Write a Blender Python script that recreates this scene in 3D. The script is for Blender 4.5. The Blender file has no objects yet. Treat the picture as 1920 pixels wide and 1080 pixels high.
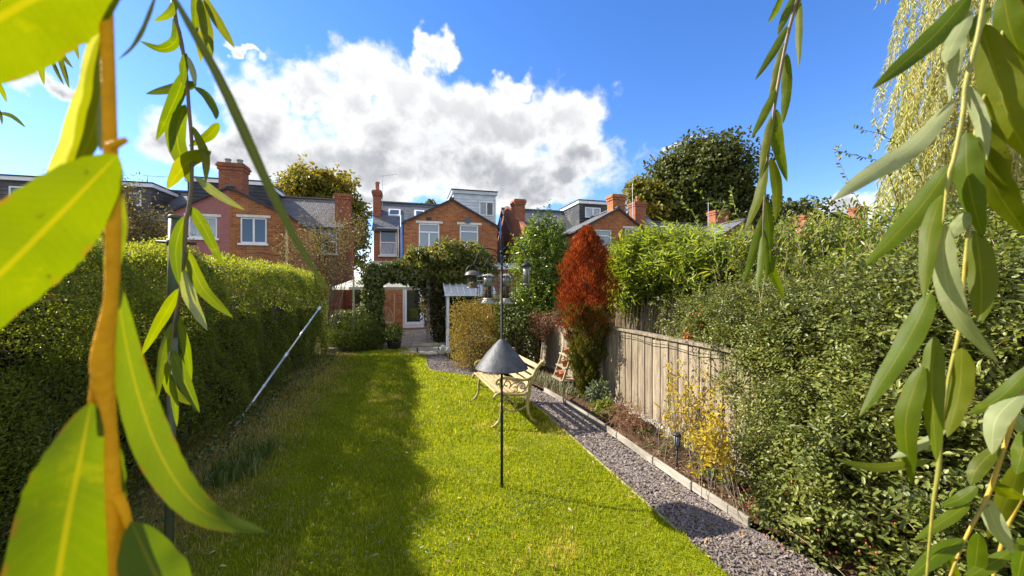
import bpy, math, random
import numpy as np
from mathutils import Vector
rng = np.random.default_rng(11); random.seed(11)
PI = math.pi

# ---------------------------------------------------------------- camera, sky, sun, exposure
F = 740.0; CH = 1.65; TH = math.atan2(195, 740)
cT, sT = math.cos(TH), math.sin(TH)
scene = bpy.context.scene
COL = scene.collection
cd = bpy.data.cameras.new('camera'); cam = bpy.data.objects.new('camera', cd); COL.objects.link(cam)
cam.location = (0, 0, CH); cam.rotation_euler = (PI/2, 0, -TH)
cd.sensor_width = 36; cd.lens = F/1920*36; cd.clip_start = 0.01; cd.clip_end = 2000
cd.dof.use_dof = True; cd.dof.focus_distance = 3.2; cd.dof.aperture_fstop = 11
scene.camera = cam
scene.view_settings.view_transform = 'Standard'; scene.view_settings.look = 'None'
scene.view_settings.gamma = 1; scene.view_settings.exposure = 1.32
scene.view_settings.use_curve_mapping = False
SUN = Vector((-1.22, 0.79, 1.03)).normalized()
SUN_EL = math.asin(SUN.z); SUN_AZ = math.atan2(SUN.x, SUN.y)
sd = bpy.data.lights.new('sun', 'SUN'); sun = bpy.data.objects.new('sun', sd); COL.objects.link(sun)
sd.energy = 5.0; sd.angle = math.radians(0.5); sd.color = (1, .93, .80)
sun.rotation_euler = (-SUN).to_track_quat('-Z', 'Y').to_euler(); sun.location = SUN*50
scene.cycles.max_bounces = 8; scene.cycles.diffuse_bounces = 4; scene.cycles.transmission_bounces = 6
scene.cycles.transparent_max_bounces = 6

class NT:
    """tiny node helper"""
    def __init__(s, tree): s.t = tree; s.n = tree.nodes; s.l = tree.links
    def add(s, typ, **kw):
        nd = s.n.new(typ)
        for k, v in kw.items(): setattr(nd, k, v)
        return nd
    def put(s, sock, v):
        if isinstance(v, bpy.types.NodeSocket): s.l.new(v, sock)
        elif v is not None: sock.default_value = v
    def math(s, op, a, b=None, clamp=False):
        nd = s.add('ShaderNodeMath', operation=op, use_clamp=clamp)
        s.put(nd.inputs[0], a); s.put(nd.inputs[1], b)
        return nd.outputs[0]
    def vm(s, op, a, b=None, out=0):
        nd = s.add('ShaderNodeVectorMath', operation=op)
        s.put(nd.inputs[0], a); s.put(nd.inputs[1], b)
        return nd.outputs[out]
    def mix(s, f, a, b, mode='MIX'):
        nd = s.add('ShaderNodeMix', data_type='RGBA', blend_type=mode)
        s.put(nd.inputs[0], f); s.put(nd.inputs[6], a); s.put(nd.inputs[7], b)
        return nd.outputs[2]
    def ramp(s, f, stops, interp='LINEAR'):
        nd = s.add('ShaderNodeValToRGB'); cr = nd.color_ramp; cr.interpolation = interp
        while len(cr.elements) < len(stops): cr.elements.new(0.5)
        for e, (p, c) in zip(cr.elements, stops):
            e.position = p; e.color = (c, c, c, 1) if not hasattr(c, '__len__') else (*c[:3], 1)
        s.put(nd.inputs[0], f)
        return nd.outputs[0]
    def noise(s, vec, scale, detail=4, rough=.55, dist=0):
        nd = s.add('ShaderNodeTexNoise'); s.put(nd.inputs['Vector'], vec)
        nd.inputs['Scale'].default_value = scale; nd.inputs['Detail'].default_value = detail
        nd.inputs['Roughness'].default_value = rough; nd.inputs['Distortion'].default_value = dist
        return nd.outputs[0]
    def mrange(s, v, a, b, c=0, d=1, smooth=True):
        nd = s.add('ShaderNodeMapRange', interpolation_type='SMOOTHSTEP' if smooth else 'LINEAR')
        s.put(nd.inputs[0], v)
        for i, x in zip((1, 2, 3, 4), (a, b, c, d)): nd.inputs[i].default_value = x
        return nd.outputs[0]

# sky: Nishita + cumulus clouds written as a function of the direction (azimuth, elevation)
world = bpy.data.worlds.new('World'); scene.world = world; world.use_nodes = True
w = NT(world.node_tree); w.n.clear()
out = w.add('ShaderNodeOutputWorld'); bg = w.add('ShaderNodeBackground')
w.l.new(bg.outputs[0], out.inputs[0])
SKY_STRENGTH = 0.101
bg.inputs[1].default_value = SKY_STRENGTH
skyn = w.add('ShaderNodeTexSky', sky_type='NISHITA', sun_disc=False, sun_elevation=SUN_EL, sun_rotation=SUN_AZ,
             altitude=100, air_density=1.0, dust_density=0.12, ozone_density=2.5)
tc = w.add('ShaderNodeTexCoord'); dirv = w.vm('NORMALIZE', tc.outputs['Generated'])
sp = w.add('ShaderNodeSeparateXYZ'); w.l.new(dirv, sp.inputs[0])
az = w.math('ARCTAN2', sp.outputs[0], sp.outputs[1]); el = w.math('ARCSINE', sp.outputs[2])
cb = w.add('ShaderNodeCombineXYZ'); w.put(cb.inputs[0], az); w.put(cb.inputs[1], el); ae = cb.outputs[0]
n1 = w.noise(dirv, 5.0, 9, .62); n2 = w.noise(dirv, 18.0, 8, .62, .3)
def cnoise(sc, det, amp):
    nd = w.add('ShaderNodeTexNoise'); w.put(nd.inputs['Vector'], dirv); nd.inputs['Scale'].default_value = sc; nd.inputs['Detail'].default_value = det
    return w.vm('MULTIPLY', w.vm('SUBTRACT', nd.outputs[1], (.5,.5,.5)), (amp, amp, 0))
warp = w.vm('ADD', ae, w.vm('ADD', cnoise(4.5, 3, .22), cnoise(15, 7, .15)))
def azel(px, py):
    r = (px-960)/F; u = (540-py)/F
    v = Vector((r*cT+sT, cT-r*sT, u)).normalized()
    return math.atan2(v.x, v.y), math.asin(v.z)
def blob_field(blobs, warp):
    f = None
    for (px, py, rx, ry) in blobs:
        a0, e0 = azel(px, py); a1, _ = azel(px+rx, py); _, e1 = azel(px, py-ry)
        v = w.vm('SUBTRACT', warp, (a0, e0, 0)); v = w.vm('MULTIPLY', v, (1/abs(a1-a0), 1/abs(e1-e0), 0))
        ln = w.vm('LENGTH', v, out=1)
        g = w.math('SUBTRACT', 1.0, ln)
        if f is None: f = g
        else:
            nd = w.add('ShaderNodeMath', operation='SMOOTH_MAX'); w.put(nd.inputs[0], f); w.put(nd.inputs[1], g); nd.inputs[2].default_value = .25; f = nd.outputs[0]
    return f
big = [(290,225,105,70),(470,225,95,110),(560,160,75,70),(660,165,105,85),(760,195,95,75),(700,300,270,95),(880,225,110,70),
       (960,215,90,60),(1050,215,95,75),(1085,290,85,55),(930,310,240,70),(1020,345,130,45),(560,300,170,70),(400,280,130,45),(700,370,120,40),
       (812,95,28,34),(792,140,24,34),(955,145,34,30),(85,120,75,32),(470,72,34,10),(1590,375,150,34),(1420,385,80,16),(1500,400,120,14),(1280,278,30,7),
       (-260,250,170,60),(2300,180,220,90),(200,415,160,14)]
fld = blob_field(big, warp)
cloudd = w.math('ADD', fld, w.math('ADD', w.math('MULTIPLY', w.math('SUBTRACT', n1, .5), .9), w.math('MULTIPLY', w.math('SUBTRACT', n2, .5), 1.1)))
mask = w.mrange(cloudd, -.16, .46)
# cumulus added outside the view, its wide cover raising the fill light
gen = w.noise(dirv, 2.6, 9, .6)
far_az = w.mrange(w.math('ABSOLUTE', w.math('SUBTRACT', az, TH)), 1.15, 1.7)
lowel = w.math('MULTIPLY', w.mrange(el, .05, .2), w.mrange(el, 2.0, 1.6))
mask2 = w.math('MULTIPLY', w.math('MULTIPLY', w.mrange(gen, .43, .54), far_az), lowel)
mask = w.math('MAXIMUM', mask, mask2)
thick = w.math('ADD', w.mrange(cloudd, .05, 1.05), w.math('MULTIPLY', w.math('SUBTRACT', w.noise(dirv, 3.2, 3, .45, .2), .5), .9), clamp=True)
lowc = w.mrange(el, .50, .30)          # bases of the cloud are thicker and greyer
grey = w.math('MULTIPLY', thick, w.math('ADD', .35, w.math('MULTIPLY', lowc, .65)), clamp=True)
CL = 0.485/SKY_STRENGTH
n3 = w.noise(dirv, 30, 6, .65)
grey = w.math('ADD', grey, w.math('MULTIPLY', w.math('SUBTRACT', n3, .5), .30), clamp=True)
ccol = w.mix(grey, (CL*1.02, CL*1.02, CL*1.02, 1), (CL*.40, CL*.42, CL*.455, 1))
# a deeper blue, as the photograph's sky
hs = w.add('ShaderNodeHueSaturation'); hs.inputs['Saturation'].default_value = 1.25; hs.inputs['Value'].default_value = 1.0
w.l.new(skyn.outputs[0], hs.inputs['Color'])
blue = w.mix(1.0, hs.outputs[0], (.94, .90, 1.12, 1), 'MULTIPLY')
w.l.new(w.mix(mask, blue, ccol), bg.inputs[0])

# ---------------------------------------------------------------- pixel -> place
def at(px, py, d):
    r = (px-960)/F; u = (540-py)/F
    return Vector((d*(r*cT+sT), d*(cT-r*sT), CH+u*d))
def onY(px, py, Y):
    r = (px-960)/F; return at(px, py, Y/(cT-r*sT))
def onX(px, py, X):
    r = (px-960)/F; return at(px, py, X/(r*cT+sT))
def onG(px, py, z=0.0): return at(px, py, (CH-z)*F/(py-540))

# ---------------------------------------------------------------- materials
MATS = {}
def new_mat(name):
    m = bpy.data.materials.new(name); m.use_nodes = True
    t = NT(m.node_tree); t.n.clear(); o = t.add('ShaderNodeOutputMaterial')
    MATS[name] = m
    return m, t, o
def surf(name, c1, c2=None, scale=8, rough=.75, spec=.3, bump=.2, bscale=None, stretch=(1,1,1), metal=0, vary=.0, detail=6, lo=.35, hi=.65):
    m, t, o = new_mat(name); b = t.add('ShaderNodeBsdfPrincipled')
    tcn = t.add('ShaderNodeTexCoord'); vec = t.vm('MULTIPLY', tcn.outputs['Object'], stretch)
    oi = t.add('ShaderNodeObjectInfo')
    vec = t.vm('ADD', vec, t.vm('MULTIPLY', oi.outputs['Location'], (1.7, 2.3, 3.1)))
    c2 = c2 or tuple(x*.72 for x in c1)
    n = t.noise(vec, scale, detail, .6)
    col = t.mix(t.mrange(n, lo, hi), (*c1, 1), (*c2, 1))
    if vary:
        h = t.add('ShaderNodeHueSaturation'); t.l.new(col, h.inputs['Color'])
        t.put(h.inputs['Value'], t.math('ADD', 1-vary, t.math('MULTIPLY', oi.outputs['Random'], 2*vary)))
        col = h.outputs[0]
    t.l.new(col, b.inputs['Base Color'])
    b.inputs['Roughness'].default_value = rough; b.inputs['Specular IOR Level'].default_value = spec; b.inputs['Metallic'].default_value = metal
    if bump:
        bn = t.add('ShaderNodeBump'); bn.inputs['Strength'].default_value = bump; bn.inputs['Distance'].default_value = .02
        t.put(bn.inputs['Height'], t.noise(vec, bscale or scale*3, 5, .6)); t.l.new(bn.outputs[0], b.inputs['Normal'])
    t.l.new(b.outputs[0], o.inputs[0])
    return m
def leafmat(name, cols, trans=.42, rough=.45, spec=.35, tboost=1.35, tint=(1.15,1.05,.55)):
    m, t, o = new_mat(name); b = t.add('ShaderNodeBsdfPrincipled'); tr = t.add('ShaderNodeBsdfTranslucent'); mx = t.add('ShaderNodeMixShader')
    a = t.add('ShaderNodeAttribute', attribute_name='rnd')
    k = len(cols); col = t.ramp(a.outputs['Fac'], [(i/(k-1), c) for i, c in enumerate(cols)])
    t.l.new(col, b.inputs['Base Color']); b.inputs['Roughness'].default_value = rough; b.inputs['Specular IOR Level'].default_value = spec
    t.l.new(t.mix(1.0, col, tuple(x*tboost for x in tint)+(1,), 'MULTIPLY'), tr.inputs[0])
    mx.inputs[0].default_value = trans; t.l.new(b.outputs[0], mx.inputs[1]); t.l.new(tr.outputs[0], mx.inputs[2]); t.l.new(mx.outputs[0], o.inputs[0])
    return m
def brickmat(name, c1, c2, mortar, dirt=.3):
    m, t, o = new_mat(name); b = t.add('ShaderNodeBsdfPrincipled'); tcn = t.add('ShaderNodeTexCoord')
    s = t.add('ShaderNodeSeparateXYZ'); t.l.new(tcn.outputs['Object'], s.inputs[0])
    c = t.add('ShaderNodeCombineXYZ'); t.put(c.inputs[0], t.math('ADD', s.outputs[0], s.outputs[1])); t.put(c.inputs[1], s.outputs[2])
    br = t.add('ShaderNodeTexBrick'); t.l.new(c.outputs[0], br.inputs['Vector'])
    br.inputs['Color1'].default_value = (*c1, 1); br.inputs['Color2'].default_value = (*c2, 1); br.inputs['Mortar'].default_value = (*mortar, 1)
    for k, v in (('Scale', 1), ('Mortar Size', .006), ('Brick Width', .225), ('Row Height', .078), ('Bias', -.1), ('Mortar Smooth', .2)): br.inputs[k].default_value = v
    n = t.noise(tcn.outputs['Object'], 1.3, 6, .65); n2_ = t.noise(tcn.outputs['Object'], 9, 4)
    col = t.mix(t.mrange(n, .4, .75, 0, dirt), br.outputs[0], (c1[0]*.35, c1[1]*.45, c1[2]*.6, 1))
    col = t.mix(t.mrange(n2_, .45, .7, 0, .35), col, (c2[0]*.7, c2[1]*.6, c2[2]*.6, 1))
    t.l.new(col, b.inputs['Base Color']); b.inputs['Roughness'].default_value = .9; b.inputs['Specular IOR Level'].default_value = .15
    bn = t.add('ShaderNodeBump'); bn.inputs['Strength'].default_value = .5; bn.inputs['Distance'].default_value = .01; bn.invert = True
    t.l.new(br.outputs['Fac'], bn.inputs['Height']); t.l.new(bn.outputs[0], b.inputs['Normal'])
    t.l.new(b.outputs[0], o.inputs[0]); return m
def slatemat(name, c1, c2, roww=.22, rowh=.16):
    m, t, o = new_mat(name); b = t.add('ShaderNodeBsdfPrincipled'); tcn = t.add('ShaderNodeTexCoord')
    s = t.add('ShaderNodeSeparateXYZ'); t.l.new(tcn.outputs['Object'], s.inputs[0])
    c = t.add('ShaderNodeCombineXYZ'); t.put(c.inputs[0], t.math('ADD', s.outputs[0], t.math('MULTIPLY', s.outputs[1], .4))); t.put(c.inputs[1], t.math('MULTIPLY', s.outputs[2], 1.3))
    br = t.add('ShaderNodeTexBrick'); t.l.new(c.outputs[0], br.inputs['Vector'])
    br.inputs['Color1'].default_value = (*c1, 1); br.inputs['Color2'].default_value = (*c2, 1); br.inputs['Mortar'].default_value = (c1[0]*.3, c1[1]*.3, c1[2]*.3, 1)
    for k, v in (('Scale', 1), ('Mortar Size', .006), ('Brick Width', roww), ('Row Height', rowh), ('Bias', 0)): br.inputs[k].default_value = v
    n = t.noise(tcn.outputs['Object'], 1.6, 6, .65)
    col = t.mix(t.mrange(n, .45, .75, 0, .6), br.outputs[0], (.16, .15, .11, 1))
    t.l.new(col, b.inputs['Base Color']); b.inputs['Roughness'].default_value = .55; b.inputs['Specular IOR Level'].default_value = .3
    bn = t.add('ShaderNodeBump'); bn.inputs['Strength'].default_value = .6; bn.inputs['Distance'].default_value = .01; bn.invert = True
    t.l.new(br.outputs['Fac'], bn.inputs['Height']); t.l.new(bn.outputs[0], b.inputs['Normal'])
    t.l.new(b.outputs[0], o.inputs[0]); return m
def glassmat(name, col=(.05, .065, .08), rough=.03, tintc=(.9,.95,1)):
    m, t, o = new_mat(name); b = t.add('ShaderNodeBsdfPrincipled')
    b.inputs['Base Color'].default_value = (*col, 1); b.inputs['Roughness'].default_value = rough; b.inputs['Specular IOR Level'].default_value = .9
    tcn = t.add('ShaderNodeTexCoord'); bn = t.add('ShaderNodeBump'); bn.inputs['Strength'].default_value = .03
    t.put(bn.inputs['Height'], t.noise(tcn.outputs['Object'], 3, 2)); t.l.new(bn.outputs[0], b.inputs['Normal'])
    t.l.new(b.outputs[0], o.inputs[0]); return m
brick = brickmat('orange_brick', (.44,.16,.052), (.25,.08,.034), (.36,.27,.19), .5)
brick_red = brickmat('red_brick', (.36,.12,.055), (.24,.075,.04), (.28,.2,.15), .4)
brick_pink = brickmat('pink_painted_brick', (.40,.17,.155), (.36,.15,.14), (.33,.14,.13), .2)
slate = slatemat('roof_slate', (.13,.135,.15), (.09,.095,.105))
slate_dark = slatemat('dormer_slate', (.045,.05,.058), (.035,.038,.045), .3, .2)
tilegrey = slatemat('hung_tile', (.085,.08,.085), (.06,.055,.06), .25, .13)
upvc = surf('white_upvc', (.80,.81,.82), (.72,.73,.74), 3, .35, .5, 0)
lintelm = surf('painted_lintel', (.72,.70,.64), (.58,.55,.48), 6, .7, .3, .1)
clad = surf('white_cladding', (.62,.66,.70), (.50,.54,.58), 3, .6, .3, .1)
glass = glassmat('window_glass', (.055,.075,.10))
glass_pale = glassmat('obscure_glass', (.22,.27,.30), .25)
glass_dark = glassmat('dark_glass', (.015,.018,.018))
curtain = surf('net_curtain', (.5,.55,.6), (.3,.36,.42), 9, .8, .2, 0, stretch=(3,1,.3))
black_paint = surf('black_paint', (.03,.03,.033), (.022,.022,.024), 5, .5, .4, .05)
bluepipe = surf('blue_drainpipe', (.10,.22,.50), (.08,.17,.42), 5, .45, .4, 0)
steel = surf('galvanised_steel', (.55,.57,.58), (.4,.42,.43), 20, .4, .5, .05, metal=.7)
potm = surf('chimney_pot_clay', (.42,.17,.09), (.3,.12,.07), 8, .85, .2, .2)
potgrey = surf('weathered_pot', (.30,.36,.33), (.2,.23,.2), 8, .85, .2, .2)
# ---------------------------------------------------------------- mesh helpers
ORG = {}
def thing(name, label, cat, loc=(0,0,0), group=None):
    o = bpy.data.objects.new(name, None); COL.objects.link(o); o.location = loc
    o.empty_display_size = .1
    o['label'] = label; o['category'] = cat
    if group: o['group'] = group
    ORG[o] = Vector(loc); return o
def tag(o, label, cat, group=None):
    o['label'] = label; o['category'] = cat
    if group: o['group'] = group
    return o
def root_of(o):
    while o.parent: o = o.parent
    return o
def link(name, me, mat, parent=None, kind=None):
    o = bpy.data.objects.new(name, me); COL.objects.link(o)
    if mat is not None and not me.materials: me.materials.append(mat)
    if parent is not None: o.parent = parent
    if kind: o['kind'] = kind
    return o
def mesh_np(name, V, faces_flat, sizes, smooth=True):
    me = bpy.data.meshes.new(name); V = np.asarray(V, np.float32); faces_flat = np.asarray(faces_flat, np.int32); sizes = np.asarray(sizes, np.int32)
    me.vertices.add(len(V)); me.vertices.foreach_set('co', V.ravel())
    me.loops.add(len(faces_flat)); me.loops.foreach_set('vertex_index', faces_flat)
    me.polygons.add(len(sizes)); st = np.concatenate(([0], np.cumsum(sizes)[:-1])).astype(np.int32)
    me.polygons.foreach_set('loop_start', st); me.update(calc_edges=True)
    if not smooth: me.polygons.foreach_set('use_smooth', np.zeros(len(sizes), bool))
    return me
def fattr(me, name, arr):
    a = me.attributes.new(name, 'FLOAT', 'POINT'); a.data.foreach_set('value', np.asarray(arr, np.float32))
def unit(A): return A/np.maximum(np.linalg.norm(A, axis=-1, keepdims=True), 1e-9)

class MB:
    def __init__(s): s.v = []; s.f = []
    def poly(s, pts): 
        i = len(s.v); s.v += [tuple(p) for p in pts]; s.f.append(tuple(range(i, i+len(pts))))
    def hexa(s, b, t):
        i = len(s.v); n = len(b); s.v += [tuple(p) for p in b]+[tuple(p) for p in t]
        s.f.append(tuple(range(i+n-1, i-1, -1))); s.f.append(tuple(range(i+n, i+2*n)))
        for k in range(n): k2 = (k+1) % n; s.f.append((i+k, i+k2, i+n+k2, i+n+k))
        return s
    def box(s, x0, x1, y0, y1, z0, z1):
        return s.hexa([(x0,y0,z0),(x1,y0,z0),(x1,y1,z0),(x0,y1,z0)], [(x0,y0,z1),(x1,y0,z1),(x1,y1,z1),(x0,y1,z1)])
    def obox(s, c, ax, ay, az_):
        c = Vector(c); ax, ay, az_ = Vector(ax), Vector(ay), Vector(az_)
        q = [c-ax-ay, c+ax-ay, c+ax+ay, c-ax+ay]
        return s.hexa([p-az_ for p in q], [p+az_ for p in q])
    def bar(s, p, q, w_, h, up=(0,0,1)):
        p, q = Vector(p), Vector(q); d = q-p; a = d.normalized(); sd_ = a.cross(Vector(up))
        if sd_.length < 1e-4: sd_ = a.cross(Vector((1,0,0)))
        sd_.normalize(); u = sd_.cross(a)
        return s.obox((p+q)/2, d/2, sd_*w_/2, u*h/2)
    def slab(s, q, t):
        q = [Vector(p) for p in q]; n = (q[1]-q[0]).cross(q[2]-q[0]).normalized()*t
        return s.hexa([p-n for p in q], q)
    def tube(s, pts, rad, sides=6, cap=True):
        pts = [Vector(p) for p in pts]; n = len(pts)
        if not hasattr(rad, '__len__'): rad = [rad]*n
        i0 = len(s.v); prev = None
        for k in range(n):
            t = (pts[min(k+1, n-1)]-pts[max(k-1, 0)]).normalized()
            if prev is None:
                a = t.cross(Vector((0,0,1))); 
                if a.length < .1: a = t.cross(Vector((1,0,0)))
            else: a = prev - t*prev.dot(t)
            a.normalize(); prev = a; b = t.cross(a)
            for j in range(sides):
                th = 2*PI*j/sides; s.v.append(tuple(pts[k]+(a*math.cos(th)+b*math.sin(th))*rad[k]))
        for k in range(n-1):
            for j in range(sides):
                j2 = (j+1) % sides; a_ = i0+k*sides
                s.f.append((a_+j, a_+j2, a_+sides+j2, a_+sides+j))
        if cap:
            s.f.append(tuple(i0+j for j in range(sides-1, -1, -1))); e = i0+(n-1)*sides; s.f.append(tuple(e+j for j in range(sides)))
        return s
    def lathe(s, prof, c=(0,0,0), seg=16, sx=1, sy=1):
        i0 = len(s.v); n = len(prof)
        for r, z in prof:
            for j in range(seg):
                th = 2*PI*j/seg; s.v.append((c[0]+r*math.cos(th)*sx, c[1]+r*math.sin(th)*sy, c[2]+z))
        for k in range(n-1):
            for j in range(seg):
                j2 = (j+1) % seg; a_ = i0+k*seg; s.f.append((a_+j, a_+j2, a_+seg+j2, a_+seg+j))
        s.f.append(tuple(i0+j for j in range(seg-1, -1, -1))); e = i0+(n-1)*seg; s.f.append(tuple(e+j for j in range(seg)))
        return s
    def build(s, name, mat, parent=None, kind=None, smooth=False, bevel=0):
        o_ = ORG[root_of(parent)] if parent is not None else Vector((0,0,0))
        me = bpy.data.meshes.new(name)
        me.from_pydata([(x-o_.x, y-o_.y, z-o_.z) for x, y, z in s.v], [], s.f)
        me.polygons.foreach_set('use_smooth', [smooth]*len(me.polygons)); me.update()
        ob = link(name, me, mat, parent, kind)
        if smooth == 'auto' or (smooth and bevel): pass
        if bevel:
            md = ob.modifiers.new('bevel', 'BEVEL'); md.width = bevel; md.segments = 1; md.limit_method = 'ANGLE'
        return ob

# leaves, twigs and blades in bulk
TEMPL = {
 'oval': (np.array([(0,0),(.28,-.42),(.68,-.40),(1,0),(.68,.40),(.28,.42)]), [(0,1,2,3),(0,3,4,5)]),
 'lance': (np.array([(0,0),(.25,-.46),(.6,-.34),(1,0),(.6,.34),(.25,.46)]), [(0,1,2,3),(0,3,4,5)]),
 'dia': (np.array([(0,0),(.45,-.5),(1,0),(.45,.5)]), [(0,1,2),(0,2,3)]),
 'ivy': (np.array([(0,0),(.1,-.5),(.45,-.32),(1,0),(.45,.32),(.1,.5)]), [(0,1,2,3),(0,3,4,5)]),
}
def leaves(name, P, A, N, L, W, mat, parent=None, shape='oval', rnd=None, fold=.25, curl=.12, kind=None):
    n = len(P); T, fc = TEMPL[shape]; k = len(T)
    L = np.broadcast_to(L, (n,)); W = np.broadcast_to(W, (n,))
    A = unit(A); B = unit(np.cross(N, A)); N = np.cross(A, B)
    u = T[None,:,0,None]; v = T[None,:,1,None]
    V = P[:,None,:] + A[:,None,:]*u*L[:,None,None] + B[:,None,:]*v*W[:,None,None] + N[:,None,:]*(np.abs(v)*fold*W[:,None,None]*2 - u*u*curl*L[:,None,None])
    V = V.reshape(-1, 3)
    if parent is not None: V = V - np.array(ORG[root_of(parent)])
    f0 = np.concatenate([np.array(f) for f in fc]); sz = np.array([len(f) for f in fc])
    FL = (np.arange(n)[:,None]*k + f0[None,:]).ravel(); S = np.tile(sz, n)
    me = mesh_np(name, V, FL, S)
    if rnd is None: rnd = rng.random(n)
    fattr(me, 'rnd', np.repeat(np.clip(rnd, 0, 1), k))
    return link(name, me, mat, parent, kind)
def twigs(name, P0, P1, r0, r1, mat, parent=None, kind=None):
    n = len(P0); T = unit(P1-P0); R = rng.normal(size=(n,3)); A = unit(np.cross(T, R)); B = np.cross(T, A)
    r0 = np.broadcast_to(r0, (n,)); r1 = np.broadcast_to(r1, (n,)); V = np.empty((n,6,3))
    for j in range(3):
        d = A*math.cos(2*PI*j/3)+B*math.sin(2*PI*j/3)
        V[:,j] = P0+d*r0[:,None]; V[:,3+j] = P1+d*r1[:,None]
    V = V.reshape(-1,3)
    if parent is not None: V = V-np.array(ORG[root_of(parent)])
    f0 = np.array([0,1,4,3, 1,2,5,4, 2,0,3,5]); FL = (np.arange(n)[:,None]*6+f0[None,:]).ravel()
    return link(name, mesh_np(name, V, FL, np.full(n*3, 4)), mat, parent, kind)
def rdir(n, up=0.0):
    d = rng.normal(size=(n,3)); d[:,2] += up; return unit(d)
def lumps(D, seed, amp=.18, fr=3.0):
    r = np.random.default_rng(seed); s = 0
    for _ in range(6):
        k = r.normal(size=3)*fr; s = s+np.sin(D@k + r.random()*6.28)
    return 1+amp*s/2.4
def shell(ells, n, lo=.7, hi=1.03, seed=1, amp=.18, fr=3.0, keep=.8, zmin=None):
    """points spread through the outer layer of a union of ellipsoids, with outward normals"""
    ells = np.array(ells, float); vol = ells[:,3]*ells[:,4]+ells[:,3]*ells[:,5]+ells[:,4]*ells[:,5]; vol /= vol.sum()
    Ps, Ns = [], []; got = 0
    while got < n:
        m = int((n-got)*1.8)+200; idx = rng.choice(len(ells), m, p=vol); e = ells[idx]
        D = rdir(m); t = lo+(hi-lo)*rng.random(m)**.7
        rr = np.empty(m)
        for j in range(len(ells)):
            k = idx == j; rr[k] = lumps(D[k], seed+j, amp, fr)
        Q = e[:,:3]+D*e[:,3:]*(t*rr)[:,None]; ok = np.ones(m, bool)
        for j in range(len(ells)):
            q = np.linalg.norm((Q-ells[j,:3])/ells[j,3:], axis=1); ok &= ~((q < keep*lo) & (idx != j))
        if zmin is not None: ok &= Q[:,2] > zmin
        Q = Q[ok]; Nn = unit(D[ok]/e[ok][:,3:]); Ps.append(Q); Ns.append(Nn); got += len(Q)
    return np.concatenate(Ps)[:n], np.concatenate(Ns)[:n]
def bush(root, ells, n, size, mat, aspect=.5, shape='oval', seed=1, lo=.65, hi=1.04, droop=0.0, up=.25, name='foliage', stem_from=None, stems=40, stem_r=.008,
         stem_mat=None, amp=.2, fr=3.0, stemname='branches', nrmix=.7, zmin=None, clump=0, rpow=1.0, curl=.15):
    P, N = shell(ells, n if not clump else max(1, n//clump), lo, hi, seed, amp, fr, zmin=zmin)
    if clump:    # small sprays of leaves round a common tip
        m = len(P); ax = unit(N*.8+rdir(m)*.7+np.array([0,0,up-droop]))
        P = (P[:,None,:]+ax[:,None,:]*(np.linspace(-.5,.5,clump)[None,:,None]*size*clump*.45)).reshape(-1,3)
        ax = np.repeat(ax, clump, 0); N = np.repeat(N, clump, 0); n = len(P)
        sdv = unit(np.cross(ax, rdir(n))); A = unit(ax*.55+sdv*.9)
        Nn = unit(N*.6+np.array([0,0,.5])+rdir(n)*.5)
        rn = np.clip(np.repeat(rng.random(m), clump)*.6+rng.random(n)*.4, 0, 1)
    else:
        n = len(P); A = unit(N*.5+rdir(n)*.9+np.array([0,0,up-droop])); Nn = unit(N*nrmix+rdir(n)*.6+np.array([0,0,.25])); rn = rng.random(n)
    L = size*(.7+.6*rng.random(n))
    o = leaves(name, P, A, Nn, L, L*aspect, mat, root, shape, rn**rpow, curl=curl, kind='stuff')
    if stem_from is not None and stems:
        ells = np.array(ells, float); mb = MB(); Q, _ = shell(ells, stems, .5, .95, seed+5, amp, fr, zmin=zmin)
        for q in Q:
            b = Vector(stem_from)+Vector(rng.normal(size=3)*[.06,.06,0]); q = Vector(q)
            mid = b.lerp(q, .5)+Vector((rng.normal()*.06, rng.normal()*.06, .12*(q-b).length))
            mb.tube([b, b.lerp(mid, .55), mid, mid.lerp(q, .55), q], [stem_r, stem_r*.85, stem_r*.65, stem_r*.45, stem_r*.2], 4, False)
        mb.build(stemname, stem_mat, root, kind='stuff')
    return o

# ---------------------------------------------------------------- the ground
soilm = surf('garden_soil', (.095,.055,.03), (.05,.03,.018), 9, .95, .1, .9, 40)
earth = surf('rough_ground', (.08,.09,.03), (.06,.05,.025), 1.5, .95, .1, .5, 20)
PL = [(1.80,0),(1.78,1.96),(1.76,3.34),(1.75,4.4),(1.70,5.5),(1.52,6.4),(1.18,7.25),(.62,7.85),(.42,8.25),(.41,9.9)]
PR = [(2.50,0),(2.36,1.85),(2.275,2.26),(2.22,3.0),(2.20,4.4),(2.13,5.5),(2.02,6.3),(1.78,7.2),(1.42,7.95),(1.12,8.5),(.86,9.9)]
def interp_curve(C, n):
    C = np.array(C, float); t = np.linspace(0, len(C)-1, n); i = np.minimum(t.astype(int), len(C)-2); f = (t-i)[:,None]
    def g(k): return C[np.clip(k, 0, len(C)-1)]
    p0, p1, p2, p3 = g(i-1), g(i), g(i+1), g(i+2)
    return .5*((2*p1)+(-p0+p2)*f+(2*p0-5*p1+4*p2-p3)*f*f+(-p0+3*p1-3*p2+p3)*f**3)
LL, RR = interp_curve(PL, 60), interp_curve(PR, 60)
def rb(Y): return np.interp(Y, LL[:,1], LL[:,0])          # right edge of the lawn
def bedx(Y): return np.interp(Y, RR[:,1], RR[:,0])
def setting(name, mb, m, kind='structure'):
    o = mb.build(name, m); o['kind'] = kind; return o
g = MB(); g.poly([(-300,-300,-.06),(300,-300,-.06),(300,300,-.06),(-300,300,-.06)]); setting('ground', g, earth)
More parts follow.
